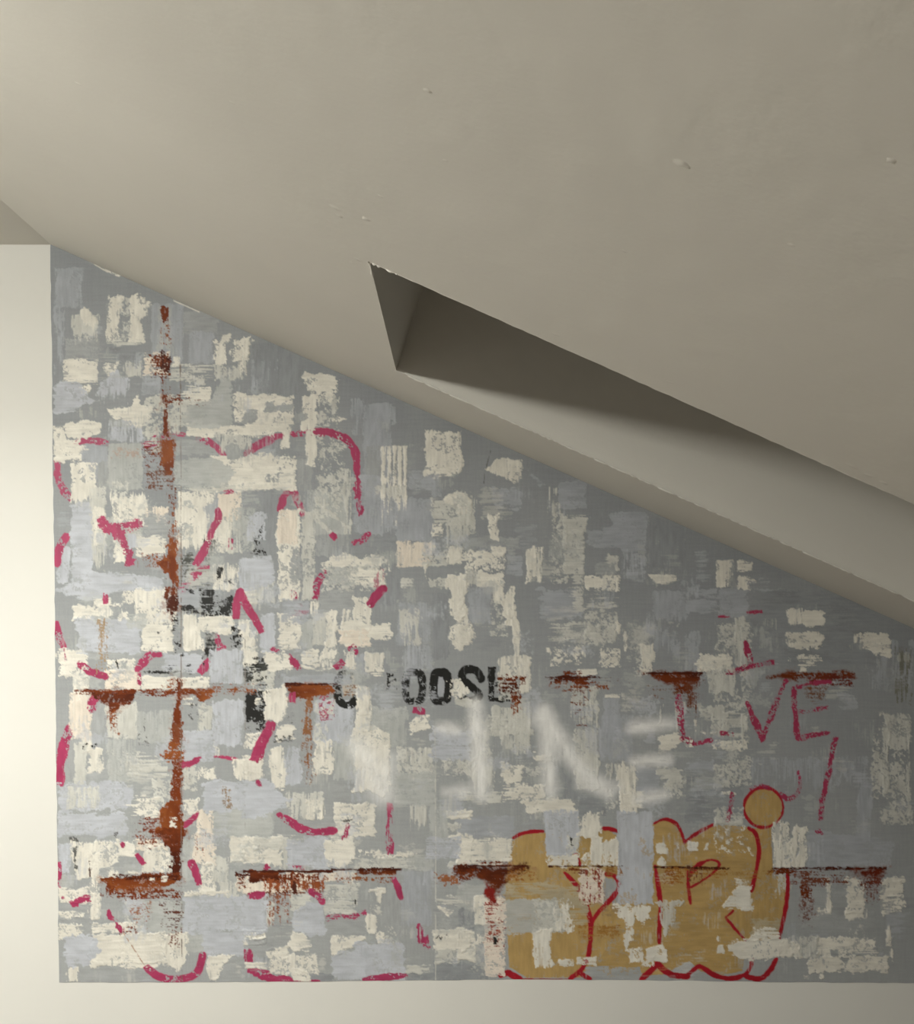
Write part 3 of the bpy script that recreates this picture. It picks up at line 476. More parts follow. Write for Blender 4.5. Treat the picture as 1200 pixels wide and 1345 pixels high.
# ===== right of the centre, middle
T(600, 800)
w(0, 0, 60, 50, e=4); wp([(0, 85), (105, 90), (100, 160), (30, 195), (0, 200)], e=4); w(260, 0, 310, 80, e=3); wp([(290, 60), (310, 40), (328, 100), (330, 240), (320, 300), (300, 300)], e=1.5, ly=3.6, d='v')
w(215, 250, 380, 360, e=3, d='v'); w(330, 280, 385, 440, e=2, d='v', dry=.1); w(215, 340, 330, 480, col=W2, ly=2.9, dry=.15); wp([(0, 372), (30, 385), (60, 415), (75, 445), (20, 460), (0, 450)], e=3, ly=3.2); w(10, 470, 130, 510, col=W2, dry=.4, sp=1); w(180, 510, 400, 660, col=W2, dry=.18, d='v'); w(300, 480, 390, 760, col=W2, dry=.2, d='v'); w(230, 620, 300, 740, col=W2, dry=.3)
w(165, 560, 260, 640, col=W2, dry=.25); w(90, 640, 190, 960, col=W2, dry=.3, d='v'); w(230, 810, 350, 920, e=4, dry=.06); w(340, 800, 460, 880, dry=.5, sp=1, col=W2); w(250, 930, 460, 1010, dry=.25, e=4); wp([(330, 1010), (500, 990), (590, 1005), (640, 1060), (630, 1090), (470, 1070), (380, 1075)], e=4, dry=.06); w(410, 755, 500, 800, dry=.2); w(0, 780, 100, 880, col=W2, dry=.5, sp=1); w(0, 960, 230, 1020, col=W2, dry=.3, d='h'); w(0, 1060, 80, 1090, dry=.15, d='h')
w(465, 195, 495, 230, e=1.5); w(490, 190, 660, 300, dry=.66, sp=1); w(655, 190, 680, 260, dry=.15); w(750, 205, 850, 300, dry=.45, sp=1); w(630, 310, 735, 350, e=3, dry=.08); w(670, 80, 840, 190, col=W2, dry=.45, sp=1); w(480, 120, 670, 185, col=W2, dry=.35, d='h', f='l'); w(880, 120, 890, 220, dry=.2)
w(955, 185, 1030, 340, e=3, d='v'); w(925, 200, 975, 370, dry=.55, sp=1, col=W2); g(LN, 1090, 120, 1170, 260, dry=.55, d='v'); g(LN, 990, 100, 1110, 230, dry=.65, d='v')
g(LN, 765, 460, 860, 760, e=3); w(775, 448, 855, 466, e=1.2); w(865, 450, 920, 475, dry=.3, col=W2); w(600, 400, 745, 600, col=W2, dry=.55, d='v'); w(625, 630, 745, 950, col=W2, dry=.12, d='v', e=3); w(700, 480, 745, 620, col=W2, dry=.4)
w(780, 805, 850, 900, col=W2, dry=.2, f='b'); w(850, 770, 940, 1080, e=3, d='v', dry=.06, f='t', fp=.25); w(790, 950, 850, 1060, dry=.5, sp=1, col=W2); g(LN, 940, 830, 1060, 1000, ly=1.7, dry=.1, d='h'); wp([(1050, 840), (1150, 840), (1190, 880), (1180, 920), (1090, 935), (1120, 890), (1050, 870)], e=4, dry=.1, col=W2); w(1080, 900, 1200, 990, col=W2, dry=.5, sp=1)
wp([(1060, 670), (1110, 650), (1165, 660), (1190, 690), (1150, 740), (1060, 755)], e=3); w(1140, 490, 1200, 640, col=W2, dry=.45); w(1055, 500, 1085, 600, dry=.55, col=W2); g(LN, 750, 560, 920, 800, ly=.9, dry=.2)
g(D, 500, 800, 640, 1010, ly=1.4, dry=.2); g(D, 640, 950, 790, 1090, ly=1.4, dry=.2, d='h')
# ===== ochre bubble letters
T(0, 0, 1.0)
def oc(pts, **o): add(1.9, 'ochre_bubble_letter', pts, O, label='ochre filled bubble letter outlined in crimson', e=.8, t=.08, dry=.02, **o)
oc([(672, 1104), (685, 1096), (705, 1093), (735, 1095), (760, 1097), (790, 1089), (800, 1090), (812, 1098), (815, 1150), (812, 1200), (800, 1240), (770, 1284), (692, 1284), (668, 1270), (665, 1220), (664, 1150)])
oc([(830, 1100), (845, 1090), (860, 1080), (876, 1076), (890, 1084), (898, 1106), (915, 1098), (936, 1084), (965, 1084), (985, 1086), (995, 1098), (996, 1130), (985, 1170), (985, 1200), (960, 1210), (978, 1235), (975, 1275), (950, 1280), (920, 1276), (905, 1262), (870, 1280), (770, 1284), (800, 1240), (812, 1180)])
oc([(985, 1088), (1012, 1084), (1015, 1150), (1034, 1152), (1030, 1210), (1022, 1235), (978, 1235), (960, 1210), (985, 1170), (996, 1130)])
add(2.6, 'ochre_bubble_letter', [(1002 + 25 * math.cos(a * math.pi / 8), 1061 + 26 * math.sin(a * math.pi / 8)) for a in range(16)], O, label='round ochre dot outlined in crimson', e=.5, t=.08)
T(600, 1040)
g(G, 770, 455, 850, 590, ly=2.1); gp(G, [(650, 960), (690, 905), (790, 910), (960, 920), (980, 985), (690, 985)], ly=2.1, dry=.1, f='t', fp=.3)
cr([(295, 242), (340, 218), (390, 208), (450, 208)], 22); cr([(765, 192), (800, 192), (845, 208)], 24); cr([(1035, 165), (1070, 146), (1110, 144), (1150, 165), (1178, 205), (1195, 270)], 18)
cr([(565, 425), (600, 460), (630, 490), (660, 550), (690, 625), (705, 690), (700, 780), (690, 860)], 27); cr([(775, 430), (830, 438), (858, 490), (830, 540), (780, 590), (735, 640), (705, 690)], 26); cr([(620, 320), (645, 385)], 24)
cr([(690, 860), (670, 910), (640, 950), (592, 982)], 26); cr([(640, 945), (665, 965), (700, 982)], 30); cr([(230, 965), (265, 945), (285, 960), (330, 982)], 34, dry=.1); cr([(300, 984), (600, 984)], 6)
cr([(1040, 390), (1052, 460), (1065, 550), (1068, 640), (1062, 720), (1062, 790)], 24); cr([(968, 985), (1010, 945), (1055, 900)], 30); cr([(1050, 900), (1095, 945), (1140, 965), (1210, 970)], 34)
T(900, 1045)
cr([(0, 240), (60, 195), (145, 150)], 20); cr([(20, 480), (10, 430), (50, 370), (120, 335), (180, 345), (170, 385), (100, 440), (30, 480)], 15); add(2.4, 'crimson_outline', [(20, 440), (15, 400), (60, 350), (120, 335), (95, 360), (50, 400)], C, e=.5, t=.06)
cr([(8, 390), (12, 470), (26, 565)], 16); cr([(330, 170), (372, 195), (390, 290), (370, 400), (345, 500)], 24)
cr([(410 + 103 * math.cos(a * math.pi / 10), 62 + 106 * math.sin(a * math.pi / 10)) for a in range(21)], 16, ly=2.7)
cr([(535, 395), (538, 480), (522, 620), (490, 750)], 24); cr([(250, 605), (210, 640), (260, 700), (315, 760)], 16, curve=False); cr([(0, 950), (35, 920), (70, 890), (110, 915), (150, 945), (220, 965), (300, 950), (340, 910), (350, 860)], 26); cr([(310, 945), (370, 965), (410, 955), (450, 910), (475, 860)], 28)
# greys and whites over the bubble letters
T(600, 1040)
gp(L, [(450, 100), (560, 85), (640, 100), (640, 280), (600, 340), (470, 330)], ly=3.6, e=2, d='v'); g(L, 845, 105, 1030, 590, ly=3.6, e=2, d='v'); w(850, 0, 975, 110, ly=3.5, dry=.12, f='b')
wp([(640, 140), (680, 100), (760, 110), (760, 200), (710, 240), (660, 225), (640, 225)], e=4, ly=3.7); w(470, 325, 640, 395, col=W, dry=.1, ly=3.4); w(700, 230, 768, 390, e=2, d='v', ly=3.7); wp([(765, 260), (845, 245), (850, 390), (765, 390)], e=3, ly=3.5); wp([(650, 360), (680, 320), (710, 320), (710, 390), (650, 390)], e=3, ly=3.7); w(585, 240, 640, 320, col=W2, dry=.5, sp=1, ly=3.7); bk(rc(590, 240, 610, 290), ly=3.8, dry=.5, sp=1)
w(645, 395, 772, 590, col=(222, 211, 199), dry=.06, d='h', ly=3.7, e=3); w(90, 545, 235, 700, e=2, col=W); w(145, 560, 255, 970, e=2, d='h', ly=3.5, col=(222, 212, 201))
gp(N, [(235, 570), (520, 560), (540, 620), (580, 650), (560, 730), (480, 735), (250, 740)], ly=3.4, e=3); w(400, 565, 590, 740, col=W2, dry=.35, sp=1, ly=3.5); w(510, 590, 590, 740, dry=.25, e=5, ly=3.5); g((176, 164, 138), 400, 480, 690, 700, ly=3.2, dry=.3, d='h'); g((176, 164, 138), 240, 480, 560, 580, ly=3.2, dry=.5, d='h')
wp([(390, 740), (500, 715), (500, 780), (480, 800), (490, 870), (525, 910), (415, 920), (400, 850)], e=2.5, ly=3.5); w(535, 880, 610, 912, e=2, ly=3.5); wp([(632, 875), (730, 865), (730, 912), (632, 900)], e=1.5, ly=3.6)
wp([(820, 595), (1005, 600), (1000, 660), (970, 690), (930, 640), (895, 830), (880, 750), (880, 660), (835, 630)], e=4, ly=3.6); wp([(1025, 575), (1195, 570), (1195, 600), (1150, 610), (1145, 660), (1110, 690), (1085, 750), (1070, 600)], e=4, ly=3.6, col=W2, dry=.08)
wp([(905, 825), (970, 815), (978, 890), (905, 900)], e=1.5, ly=3.6); wp([(990, 830), (1080, 795), (1100, 830), (1098, 890), (1000, 890)], e=2, ly=3.6); w(970, 860, 1030, 910, dry=.4, sp=1, ly=3.5); wp([(1042, 270), (1085, 262), (1110, 300), (1100, 325), (1050, 325)], e=2, ly=3.6); wp([(1050, 370), (1070, 345), (1100, 370), (1090, 385), (1045, 385)], e=2, ly=3.6); w(1150, 270, 1165, 300, ly=3.6, dry=.1)
wp([(0, 725), (95, 730), (100, 890), (0, 885)], e=2, d='h'); w(100, 740, 145, 800, e=2); g(LN, 100, 800, 145, 900, ly=3.4); g(D, 0, 900, 165, 985, ly=.7); g(LN, 0, 130, 300, 240, ly=1.5, dry=.1, d='h'); w(0, 220, 290, 385, col=W, dry=.22, d='h', e=5, f='t', fp=.3); g(D, 0, 620, 90, 720, ly=1.7, dry=.2); g(N, 0, 480, 150, 620, ly=1.6)
# ===== right, under the slope
T(900, 700)
w(162, 145, 245, 285, dry=.16, d='v', e=2); w(265, 145, 355, 205, dry=.16, e=2.5); w(270, 220, 330, 295, e=3); w(320, 225, 370, 260, dry=.35); g(G, 245, 150, 262, 290, ly=3.4); g(LN, 170, 295, 330, 440, e=4, d='h'); g(LN, 0, 290, 170, 420, dry=.3, d='h', f='l'); g(LN, 330, 295, 550, 308, dry=.2, d='h'); g(LN, 0, 350, 130, 420, dry=.2)
w(162, 470, 350, 640, col=W2, dry=.5, sp=1); w(262, 450, 315, 700, col=W2, dry=.12, d='v', e=3); w(65, 630, 235, 720, e=4, dry=.04); w(90, 710, 200, 840, col=W2, dry=.2, f='l'); w(150, 700, 260, 840, col=W2, dry=.12, e=4); w(150, 840, 340, 930, col=W2, dry=.5, sp=1); w(290, 640, 345, 830, col=W2, dry=.5, sp=1)
w(535, 400, 610, 475, dry=.25, d='v', e=2); w(605, 405, 730, 490, e=3, dry=.04); w(530, 520, 720, 600, dry=.15, sp=1, e=3); w(595, 645, 720, 675, dry=.15, d='h'); w(535, 645, 600, 675, dry=.5, sp=1); w(580, 685, 690, 705, dry=.35); w(600, 705, 640, 740, dry=.1)
wp([(915, 545), (960, 525), (1055, 535), (1078, 590), (1070, 650), (1000, 630), (930, 600)], e=3); w(880, 528, 920, 580, dry=.3, d='v'); g(LN, 960, 650, 1060, 830, dry=.5, d='v'); g(LN, 1080, 560, 1190, 850, dry=.6, d='v'); g((128, 128, 118), 1100, 600, 1180, 900, dry=.5, d='v')
g(LN, 0, 520, 70, 720, dry=.3, d='v'); g(D, 340, 300, 1000, 700, ly=.3, dry=.3)
pk([(170, 440), (240, 438)], 14, ly=6, dry=.45, col=PD); pk([(320, 420), (400, 412)], 20, ly=6, dry=.55, col=PD)
# handwriting
def hw(label, pts, wd, **o):
    o.setdefault('dry', .2); o.setdefault('e', 1.6); add(6.2, 'handwritten_stroke', pts, PD, label=label, line=wd / ZS, t=.05, sp=1, curve=o.pop('curve', False), taper=.15, **o)
hw('pink handwritten mark', [(312, 575), (345, 690)], 30); hw('pink handwritten mark', [(335, 700), (455, 680)], 28); hw('pink handwritten mark', [(215, 735), (330, 705)], 26, dry=.4)
hw('pink handwritten letter V', [(325, 895), (405, 1085)], 32); hw('pink handwritten letter V', [(405, 1080), (455, 940), (525, 780)], 30)
hw('pink handwritten letter E', [(568, 810), (572, 920), (590, 1085)], 32); hw('pink handwritten letter E', [(565, 815), (650, 790), (760, 780)], 26, dry=.35); hw('pink handwritten letter E', [(595, 940), (740, 920)], 28, dry=.3); hw('pink handwritten letter E', [(590, 1080), (755, 1048)], 26, dry=.25)
hw('pink handwritten letter L', [(-35, 860), (-30, 960), (-15, 1080)], 40, dry=.35); hw('pink handwritten letter L', [(45, 1112), (135, 1090)], 28); hw('pink handwritten letter L', [(195, 1050), (250, 1060)], 26, dry=.3); hw('pink handwritten letter L', [(-15, 1080), (40, 1100)], 36, dry=.5)
T(900, 880)
hw('pink handwritten exclamation mark', [(790, 360), (765, 460), (730, 640)], 26, dry=.25); hw('pink handwritten exclamation mark', [(722, 650), (710, 775)], 34, dry=.15); hw('pink handwritten exclamation mark', [(695, 845), (710, 855)], 26, dry=.35)
hw('pink smile curve beside the ochre dot', [(500, 650), (545, 688), (590, 650), (605, 600), (595, 535)], 20, curve=True, dry=.25); hw('pink smile curve beside the ochre dot', [(350, 620), (400, 605), (440, 620)], 22, dry=.3); hw('pink handwritten mark', [(245, 650), (235, 720), (220, 790)], 30, dry=.4)
w(75, 200, 140, 250, dry=.35, col=W2); w(130, 190, 215, 340, col=W2, dry=.1, e=4); w(200, 220, 330, 350, col=W2, dry=.4, d='h'); w(145, 370, 330, 415, dry=.3, sp=1); w(45, 265, 57, 330); w(80, 325, 160, 333); w(0, 360, 45, 410, dry=.2); w(290, 230, 330, 400, col=W2, dry=.4)
w(150, 500, 280, 620, col=W2, dry=.4, sp=1); w(275, 455, 345, 600, col=W2, dry=.3, sp=1, d='v'); w(150, 720, 300, 810, col=W2, dry=.35, sp=1); w(190, 640, 260, 655); w(150, 780, 300, 815, col=W2, dry=.1, d='h'); w(150, 820, 350, 970, dry=.72, sp=1, ly=3.6); g(LN, 0, 470, 150, 560, dry=.2, f='b'); g(LN, 340, 455, 960, 640, dry=.42, d='v', f='b'); g(D, 0, 560, 300, 800, ly=.5, dry=.3, d='h')
for a, b in ((455, 500), (495, 550), (555, 590), (585, 632)):
    w(a, 790 + (a - 455) // 4, b, 1040, d='v', dry=.12, e=3)
w(470, 1040, 525, 1200, col=W2, dry=.25, f='b', d='v'); g(LN, 905, 600, 975, 900, e=3); gp(LN, [(630, 840), (780, 850), (920, 880), (1110, 890), (1090, 960), (1060, 1035), (640, 1040)], e=3, dry=.08, d='h')
w(1065, 235, 1180, 420, d='v', e=3, dry=.08, col=W2); w(1160, 280, 1182, 770, d='v', e=2, dry=.15, col=W2); w(1040, 230, 1068, 640, d='v', col=W2, dry=.15, e=2); w(980, 270, 1045, 400, dry=.6, sp=1, col=W2); w(978, 400, 1070, 670, dry=.35, sp=1, col=W2); w(1070, 420, 1160, 760, dry=.5, sp=1, col=W2); w(1020, 740, 1190, 810, dry=.5, sp=1, col=W2); w(1015, 215, 1045, 240)
w(20, 905, 60, 945, ly=3.6); w(90, 905, 122, 950, ly=3.6)
# ===== bottom right
T(900, 1045)
wp([(225, 520), (270, 470), (350, 470), (355, 595), (200, 600), (180, 580)], e=3, ly=3.6); w(265, 425, 330, 470, dry=.35, ly=3.6); wp([(210, 820), (250, 760), (380, 740), (490, 745), (600, 760), (600, 850), (400, 860), (280, 855)], e=4, ly=3.7); w(360, 700, 500, 760, dry=.35, ly=3.6, e=5); w(480, 740, 700, 850, col=W2, dry=.2, d='v', ly=3.6); w(690, 740, 1010, 850, e=4, dry=.08, d='h'); w(650, 840, 1055, 925, e=4, dry=.06, d='h'); gp(G, [(870, 815), (1040, 780), (1045, 800), (1035, 830), (890, 845)], ly=3.6, dry=.3); g(G, 650, 810, 690, 840, ly=3.6, dry=.15); g(G, 765, 810, 800, 840, ly=3.6, dry=.15); gp(G, [(815, 850), (855, 855), (840, 885)], ly=3.6); gp(G, [(720, 860), (745, 870), (740, 900)], ly=3.6)
w(1050, 675, 1082, 790, dry=.35, e=2); w(620, 950, 650, 970, dry=.2); w(700, 940, 730, 965, dry=.4); w(1020, 890, 1060, 930)
w(740, 430, 760, 620, d='v', e=3); w(695, 600, 765, 630, dry=.25); w(840, 440, 940, 620, dry=.22, sp=1, e=4, d='h'); w(840, 600, 940, 645, dry=.2, d='h'); w(1030, 425, 1140, 620, dry=.25, d='h', e=4); w(1090, 425, 1150, 450, dry=.3); w(860, 670, 940, 730, dry=.75, sp=1, col=W2); w(1080, 800, 1090, 870, dry=.4); g(G, 600, 480, 1000, 720, ly=.8, dry=.2); w(165, 780, 200, 825, ly=3.6, e=1.5, dry=.1); w(165, 735, 182, 765, ly=3.6)
g((176, 164, 138), 340, 640, 500, 740, ly=2.2, dry=.35); w(940, 560, 960, 640, dry=.4)
# ===== rust
T(60, 320)
ru(605, 330, 655, 430, dry=.35, d='v', f='b', col=R); ru(590, 430, 660, 560, dry=.72, d='v', col=RO); ru(520, 570, 650, 690, dry=.50, d='h', col=R, f='l', e=5); ru(600, 560, 650, 670, dry=.35, sp=1, col=RD); ru(600, 680, 655, 800, dry=.66, sp=1, col=R)
rup([(608, 790), (650, 795), (655, 860), (635, 900), (640, 1010), (612, 1010), (620, 880)], d='v', dry=.06); ru(640, 790, 850, 850, dry=.62, d='h', f='r', col=R, fp=.8); ru(620, 870, 650, 1000, dry=.4, sp=1)
T(60, 560)
rup([(595, 70), (672, 65), (675, 180), (665, 265), (630, 260), (600, 160)], e=4, c2=RO, c2d='n', dry=.02); ru(515, 90, 600, 220, dry=.6, d='h', col=R); ru(520, 190, 680, 330, dry=.66, d='h', col=(110, 70, 52)); ru(640, 330, 685, 600, dry=.68, sp=1, col=R); ru(660, 400, 690, 640, dry=.5, sp=1, col=RO)
rup([(655, 590), (685, 600), (692, 700), (695, 840), (670, 830), (640, 770), (580, 720), (640, 690)], col=RO, c2=R, c2d='n', dry=.08, e=4); ru(480, 660, 660, 750, dry=.55, d='v', col=RO, f='lb', fp=.7); ru(625, 840, 692, 970, dry=.22, sp=1, col=R, c2=RD, c2d='b'); rup([(640, 900), (690, 890), (695, 965), (640, 970)], col=RD, dry=.15, sp=1); ru(650, 970, 700, 1040, dry=.66, sp=1, col=RD)
rup(rc(270, 1010, 330, 1300), col=(160, 138, 112), dry=.6, d='v')
T(60, 800)
rup([(225, 428), (480, 430), (465, 470), (430, 490), (400, 500), (370, 540), (335, 540), (290, 490), (245, 455)], c2=RD, c2d='t', dry=.04, e=4); ru(320, 540, 390, 720, dry=.75, d='v', col=RO, f='b'); ru(150, 425, 870, 445, dry=.25, d='h', col=R, e=2); ru(480, 430, 700, 450, dry=.35, d='h', f='l'); rup([(720, 415), (880, 420), (870, 455), (835, 490), (800, 485), (770, 450), (720, 440)], dry=.05, c2=RO, c2d='r', e=3); ru(870, 395, 1120, 450, dry=.5, d='h', f='r', fp=1, col=RO); ru(840, 480, 870, 600, dry=.78, d='v', f='b')
ru(620, 365, 760, 430, dry=.5, d='h', col=RO, e=6, f='lr', fp=.4); rup([(690, 360), (712, 370), (712, 530), (705, 700), (665, 700), (680, 520)], d='v', dry=.10, e=2.5); ru(655, 600, 712, 740, dry=.3, d='h', col=(120, 66, 40)); rup([(600, 770), (660, 710), (710, 720), (710, 800), (640, 800)], dry=.25, col=RO, e=5); rup([(665, 780), (712, 780), (715, 1000), (655, 1000), (665, 900)], d='n', dry=.10, e=4)
rup([(655, 1000), (712, 1000), (720, 1130), (740, 1170), (715, 1210), (560, 1170), (600, 1140), (590, 1060)], c2=RO, c2d='l', dry=.02, e=3); ru(450, 1090, 600, 1200, dry=.62, sp=1, col=(120, 62, 44), f='l'); w(650, 1095, 690, 1145, ly=5.6, dry=.35, sp=1)
T(60, 1040)
rup([(560, 210), (580, 190), (720, 190), (735, 215), (712, 270), (715, 360), (690, 370), (662, 330), (640, 260)], d='n', e=4, c2=RD, c2d='b', dry=.02); rup([(660, 360), (705, 360), (710, 460), (660, 460)], d='n', e=4, col=RD, dry=.1); ru(480, 230, 640, 290, dry=.66, sp=1, col=(130, 78, 60)); ru(780, 220, 860, 340, dry=.75, sp=1, col=RO)
rup([(285, 455), (480, 440), (600, 430), (710, 435), (712, 470), (640, 500), (560, 515), (430, 525), (350, 520), (320, 480)], e=3, c2=RO, c2d='b', dry=.04); ru(360, 438, 700, 462, d='h', col=RD, dry=.25, e=2); ru(285, 470, 360, 560, dry=.6, sp=1, col=R); ru(350, 510, 712, 575, dry=.5, sp=1, col=R, f='b'); ru(600, 560, 715, 720, dry=.66, d='h', col=(90, 48, 36)); ru(440, 570, 560, 720, dry=.72, d='h', col=(150, 110, 92), f='b'); ru(650, 720, 720, 830, dry=.8, sp=1); w(545, 448, 575, 466, ly=5.6, e=2); w(610, 445, 640, 470, ly=5.6, e=2, dry=.3); ru(395, 690, 500, 745, dry=.7, d='h', f='r', col=R)
ru(1080, 418, 1200, 470, d='h', dry=.06, c2=RD, c2d='l'); ru(1000, 420, 1090, 450, dry=.35, d='h', col=RD); ru(1010, 450, 1090, 520, dry=.72, sp=1)
T(320, 1040)
ru(30, 415, 180, 470, d='h', dry=.06, col=R, c2=RD, c2d='b'); ru(0, 412, 470, 424, d='h', dry=.12, col=RD, e=1.2); ru(180, 425, 400, 480, d='v', dry=.3, col=R); ru(110, 460, 420, 535, d='v', dry=.42, col=(140, 76, 44), f='b'); ru(60, 520, 420, 540, d='h', dry=.4, col=R); bk([(245, 455), (258, 455), (275, 530), (262, 530)], ly=5.5, col=RD); ru(130, 540, 250, 700, dry=.55, d='v', col=(140, 84, 60), f='b', fp=.8)
ru(600, 402, 800, 432, d='h', dry=.1, c2=RD, c2d='t', e=2); ru(460, 405, 830, 412, d='h', dry=.1, col=RD, e=.8); ru(410, 430, 790, 475, dry=.58, sp=1, col=(140, 84, 50)); ru(1000, 420, 1130, 490, dry=.5, sp=1, col=(150, 96, 64), e=6); ru(1110, 390, 1200, 420, d='h', dry=.1, e=3); ru(1130, 420, 1200, 470, dry=.6, sp=1)
T(320, 840)
rup([(215, 232), (480, 235), (475, 285), (400, 290), (340, 315), (265, 310), (240, 280)], c2=RO, c2d='r', dry=.04, e=3); ru(220, 228, 500, 242, d='h', dry=.15, col=RD, e=1.5); ru(310, 310, 360, 500, dry=.45, d='v', col=(140, 96, 66)); ru(300, 420, 365, 780, dry=.64, sp=1, col=(140, 96, 66), f='b'); pk([(255, 280), (255, 330)], 40, ly=5.3, dry=.1); ru(590, 240, 660, 260, dry=.66, sp=1); ru(520, 230, 600, 310, dry=.7, sp=1, col=(130, 96, 72)); ru(0, 235, 60, 290, dry=.55, col=RO)
T(600, 800)
ru(215, 345, 325, 440, dry=.42, sp=1, c2=RD, c2d='b'); ru(280, 430, 325, 490, dry=.3, sp=1, col=R); ru(330, 350, 385, 400, dry=.66, sp=1, f='r'); ru(290, 490, 330, 570, dry=.66, sp=1, col=RO, f='b')
ru(450, 352, 770, 385, dry=.25, sp=1, f='lr', fp=.3, c2=RD, c2d='t', bs=.2); ru(460, 354, 750, 362, d='h', dry=.12, col=RD, e=1); ru(600, 370, 700, 430, dry=.35, sp=1, bs=.2); ru(600, 420, 690, 560, dry=.52, d='h', f='b', fp=.9); ru(630, 560, 680, 620, dry=.72, d='h'); ru(460, 385, 800, 430, dry=.72, sp=1, col=RO, bs=.25); ru(560, 325, 660, 352, dry=.6, sp=1, bs=.25); ru(780, 360, 980, 400, dry=.78, sp=1, bs=.25)
rup([(980, 335), (1200, 335), (1290, 338), (1280, 370), (1200, 390), (1120, 385), (1010, 350)], sp=1, dry=.1, soft=3, bs=.25, e=4); ru(1140, 380, 1250, 470, dry=.25, sp=1, bs=.3, f='b', soft=4); ru(1010, 390, 1180, 470, dry=.7, sp=1, bs=.3, col=(120, 84, 62)); ru(990, 332, 1290, 342, d='h', dry=.1, col=RD, e=1)
T(900, 700)
rup([(430, 760), (500, 735), (570, 735), (700, 740), (880, 725), (885, 750), (760, 770), (560, 775)], sp=1, dry=.25, soft=3, bs=.3, e=4); rup([(460, 750), (510, 735), (570, 738), (610, 755), (520, 768)], soft=4, dry=.05, bs=.3); ru(620, 790, 740, 900, sp=1, dry=.66, bs=.35, col=(120, 76, 50), f='b', soft=4); ru(640, 745, 880, 800, sp=1, dry=.5, bs=.2, col=(110, 48, 34)); ru(0, 735, 95, 790, sp=1, dry=.08, bs=.3, f='r', soft=3, c2=RD, c2d='t'); ru(0, 790, 70, 980, sp=1, dry=.5, bs=.35, f='b', soft=4, col=(110, 64, 44))
T(600, 1040)
rup([(0, 390), (380, 385), (395, 395), (340, 430), (270, 450), (240, 520), (200, 540), (160, 530), (150, 470), (90, 430), (0, 420)], soft=4, dry=.06, bs=.3, e=5, c2=RD, c2d='t', d='h'); ru(0, 384, 390, 394, d='h', col=RD, dry=.1, e=1); ru(0, 400, 150, 470, sp=1, dry=.6, bs=.2); ru(260, 400, 430, 470, dry=.55, d='h', bs=.3, f='r', col=(150, 98, 46)); ru(100, 350, 280, 390, sp=1, dry=.62, bs=.2); rup([(150, 470), (200, 520), (215, 590), (190, 590), (155, 545)], dry=.06, col=(128, 36, 30), soft=2); ru(150, 580, 240, 640, d='h', dry=.55, col=(150, 70, 60)); ru(150, 640, 250, 860, d='h', sp=1, dry=.78, col=(150, 80, 66)); bk([(195, 765), (208, 765), (205, 800), (195, 795)], ly=5.5)
ru(480, 386, 870, 396, d='h', dry=.15, col=RD, e=1.2); ru(540, 395, 690, 440, dry=.4, d='h', bs=.3, col=R, f='lb'); ru(640, 400, 770, 590, dry=.66, sp=1, col=(140, 60, 46)); ru(780, 395, 920, 430, dry=.55, d='h', bs=.35, col=(150, 104, 56), f='r'); ru(1030, 390, 1310, 402, d='h', dry=.1, col=RD, e=1); ru(1080, 400, 1200, 500, dry=.45, sp=1, bs=.35, col=(150, 96, 40), f='b'); ru(640, 700, 850, 770, dry=.6, d='h', bs=.35, col=(160, 118, 62)); ru(760, 590, 860, 650, dry=.6, bs=.3, col=(160, 136, 100))
T(900, 1045)
ru(0, 376, 270, 388, d='h', dry=.15, col=RD, e=1, f='r', fp=.4); ru(20, 385, 110, 470, d='v', dry=.6, col=(120, 72, 50)); ru(400, 376, 1055, 388, d='h', col=RD, dry=.06, e=1.2, f='l', fp=.2); ru(430, 385, 760, 412, d='h', dry=.25, bs=.2, f='r', fp=.5); rup([(860, 380), (1055, 378), (1050, 410), (1010, 440), (950, 440), (880, 405)], soft=4, dry=.04, bs=.3, e=4, col=(104, 40, 22)); ru(600, 400, 660, 540, d='h', dry=.35, col=R, bs=.2); ru(600, 540, 680, 700, d='n', dry=.6, bs=.35, col=(116, 78, 66), f='b', soft=4); ru(560, 410, 860, 470, sp=1, dry=.66, bs=.25, col=(116, 66, 48)); ru(900, 420, 1040, 500, dry=.5, sp=1, bs=.3, f='b', col=(110, 56, 42)); ru(930, 480, 1020, 580, dry=.72, sp=1, bs=.35, f='b', col=(116, 70, 58)); ru(0, 385, 500, 430, dry=.72, d='h', bs=.35, col=(158, 112, 54))
# ===== white sprayed letters
T(600, 800)
sp([(95, 500), (110, 700), (130, 980)], 80); sp([(460, 540), (480, 700), (490, 960)], 80); sp([(455, 550), (560, 720), (660, 860), (790, 960)], 85); sp([(640, 920), (780, 930), (850, 930)], 60, a=.6); sp([(920, 625), (1000, 615), (1120, 600)], 70); sp([(930, 805), (1020, 795), (1110, 790)], 60); sp([(950, 1000), (1020, 985), (1100, 975)], 60); sp([(390, 600), (450, 560)], 60, a=.5)
T(320, 840)
sp([(590, 560), (660, 640), (700, 780), (740, 830)], 110, a=.7); sp([(1030, 460), (1120, 475)], 60, a=.85); sp([(1060, 800), (1180, 790)], 60, a=.6); sp([(770, 620), (740, 800)], 80, a=.6)
T(0, 0, 1.0)
wp([(118, 344), (140, 353), (158, 361), (156, 364), (136, 356)], e=.8, ly=3.9)
wp([(228, 394), (262, 409), (262, 411), (228, 396)], e=.4, ly=3.9)
bk([(237, 480), (238, 700), (238, 1000), (239, 1288)], col=(118, 106, 98), ly=5.2, line=1.1, e=.3, taper=0, dry=.35)
wp([(571, 960), (572, 1050), (572, 1180), (572, 1288)], col=W2, ly=3.95, line=1.3, e=.3, taper=0, dry=.4, t=.2)
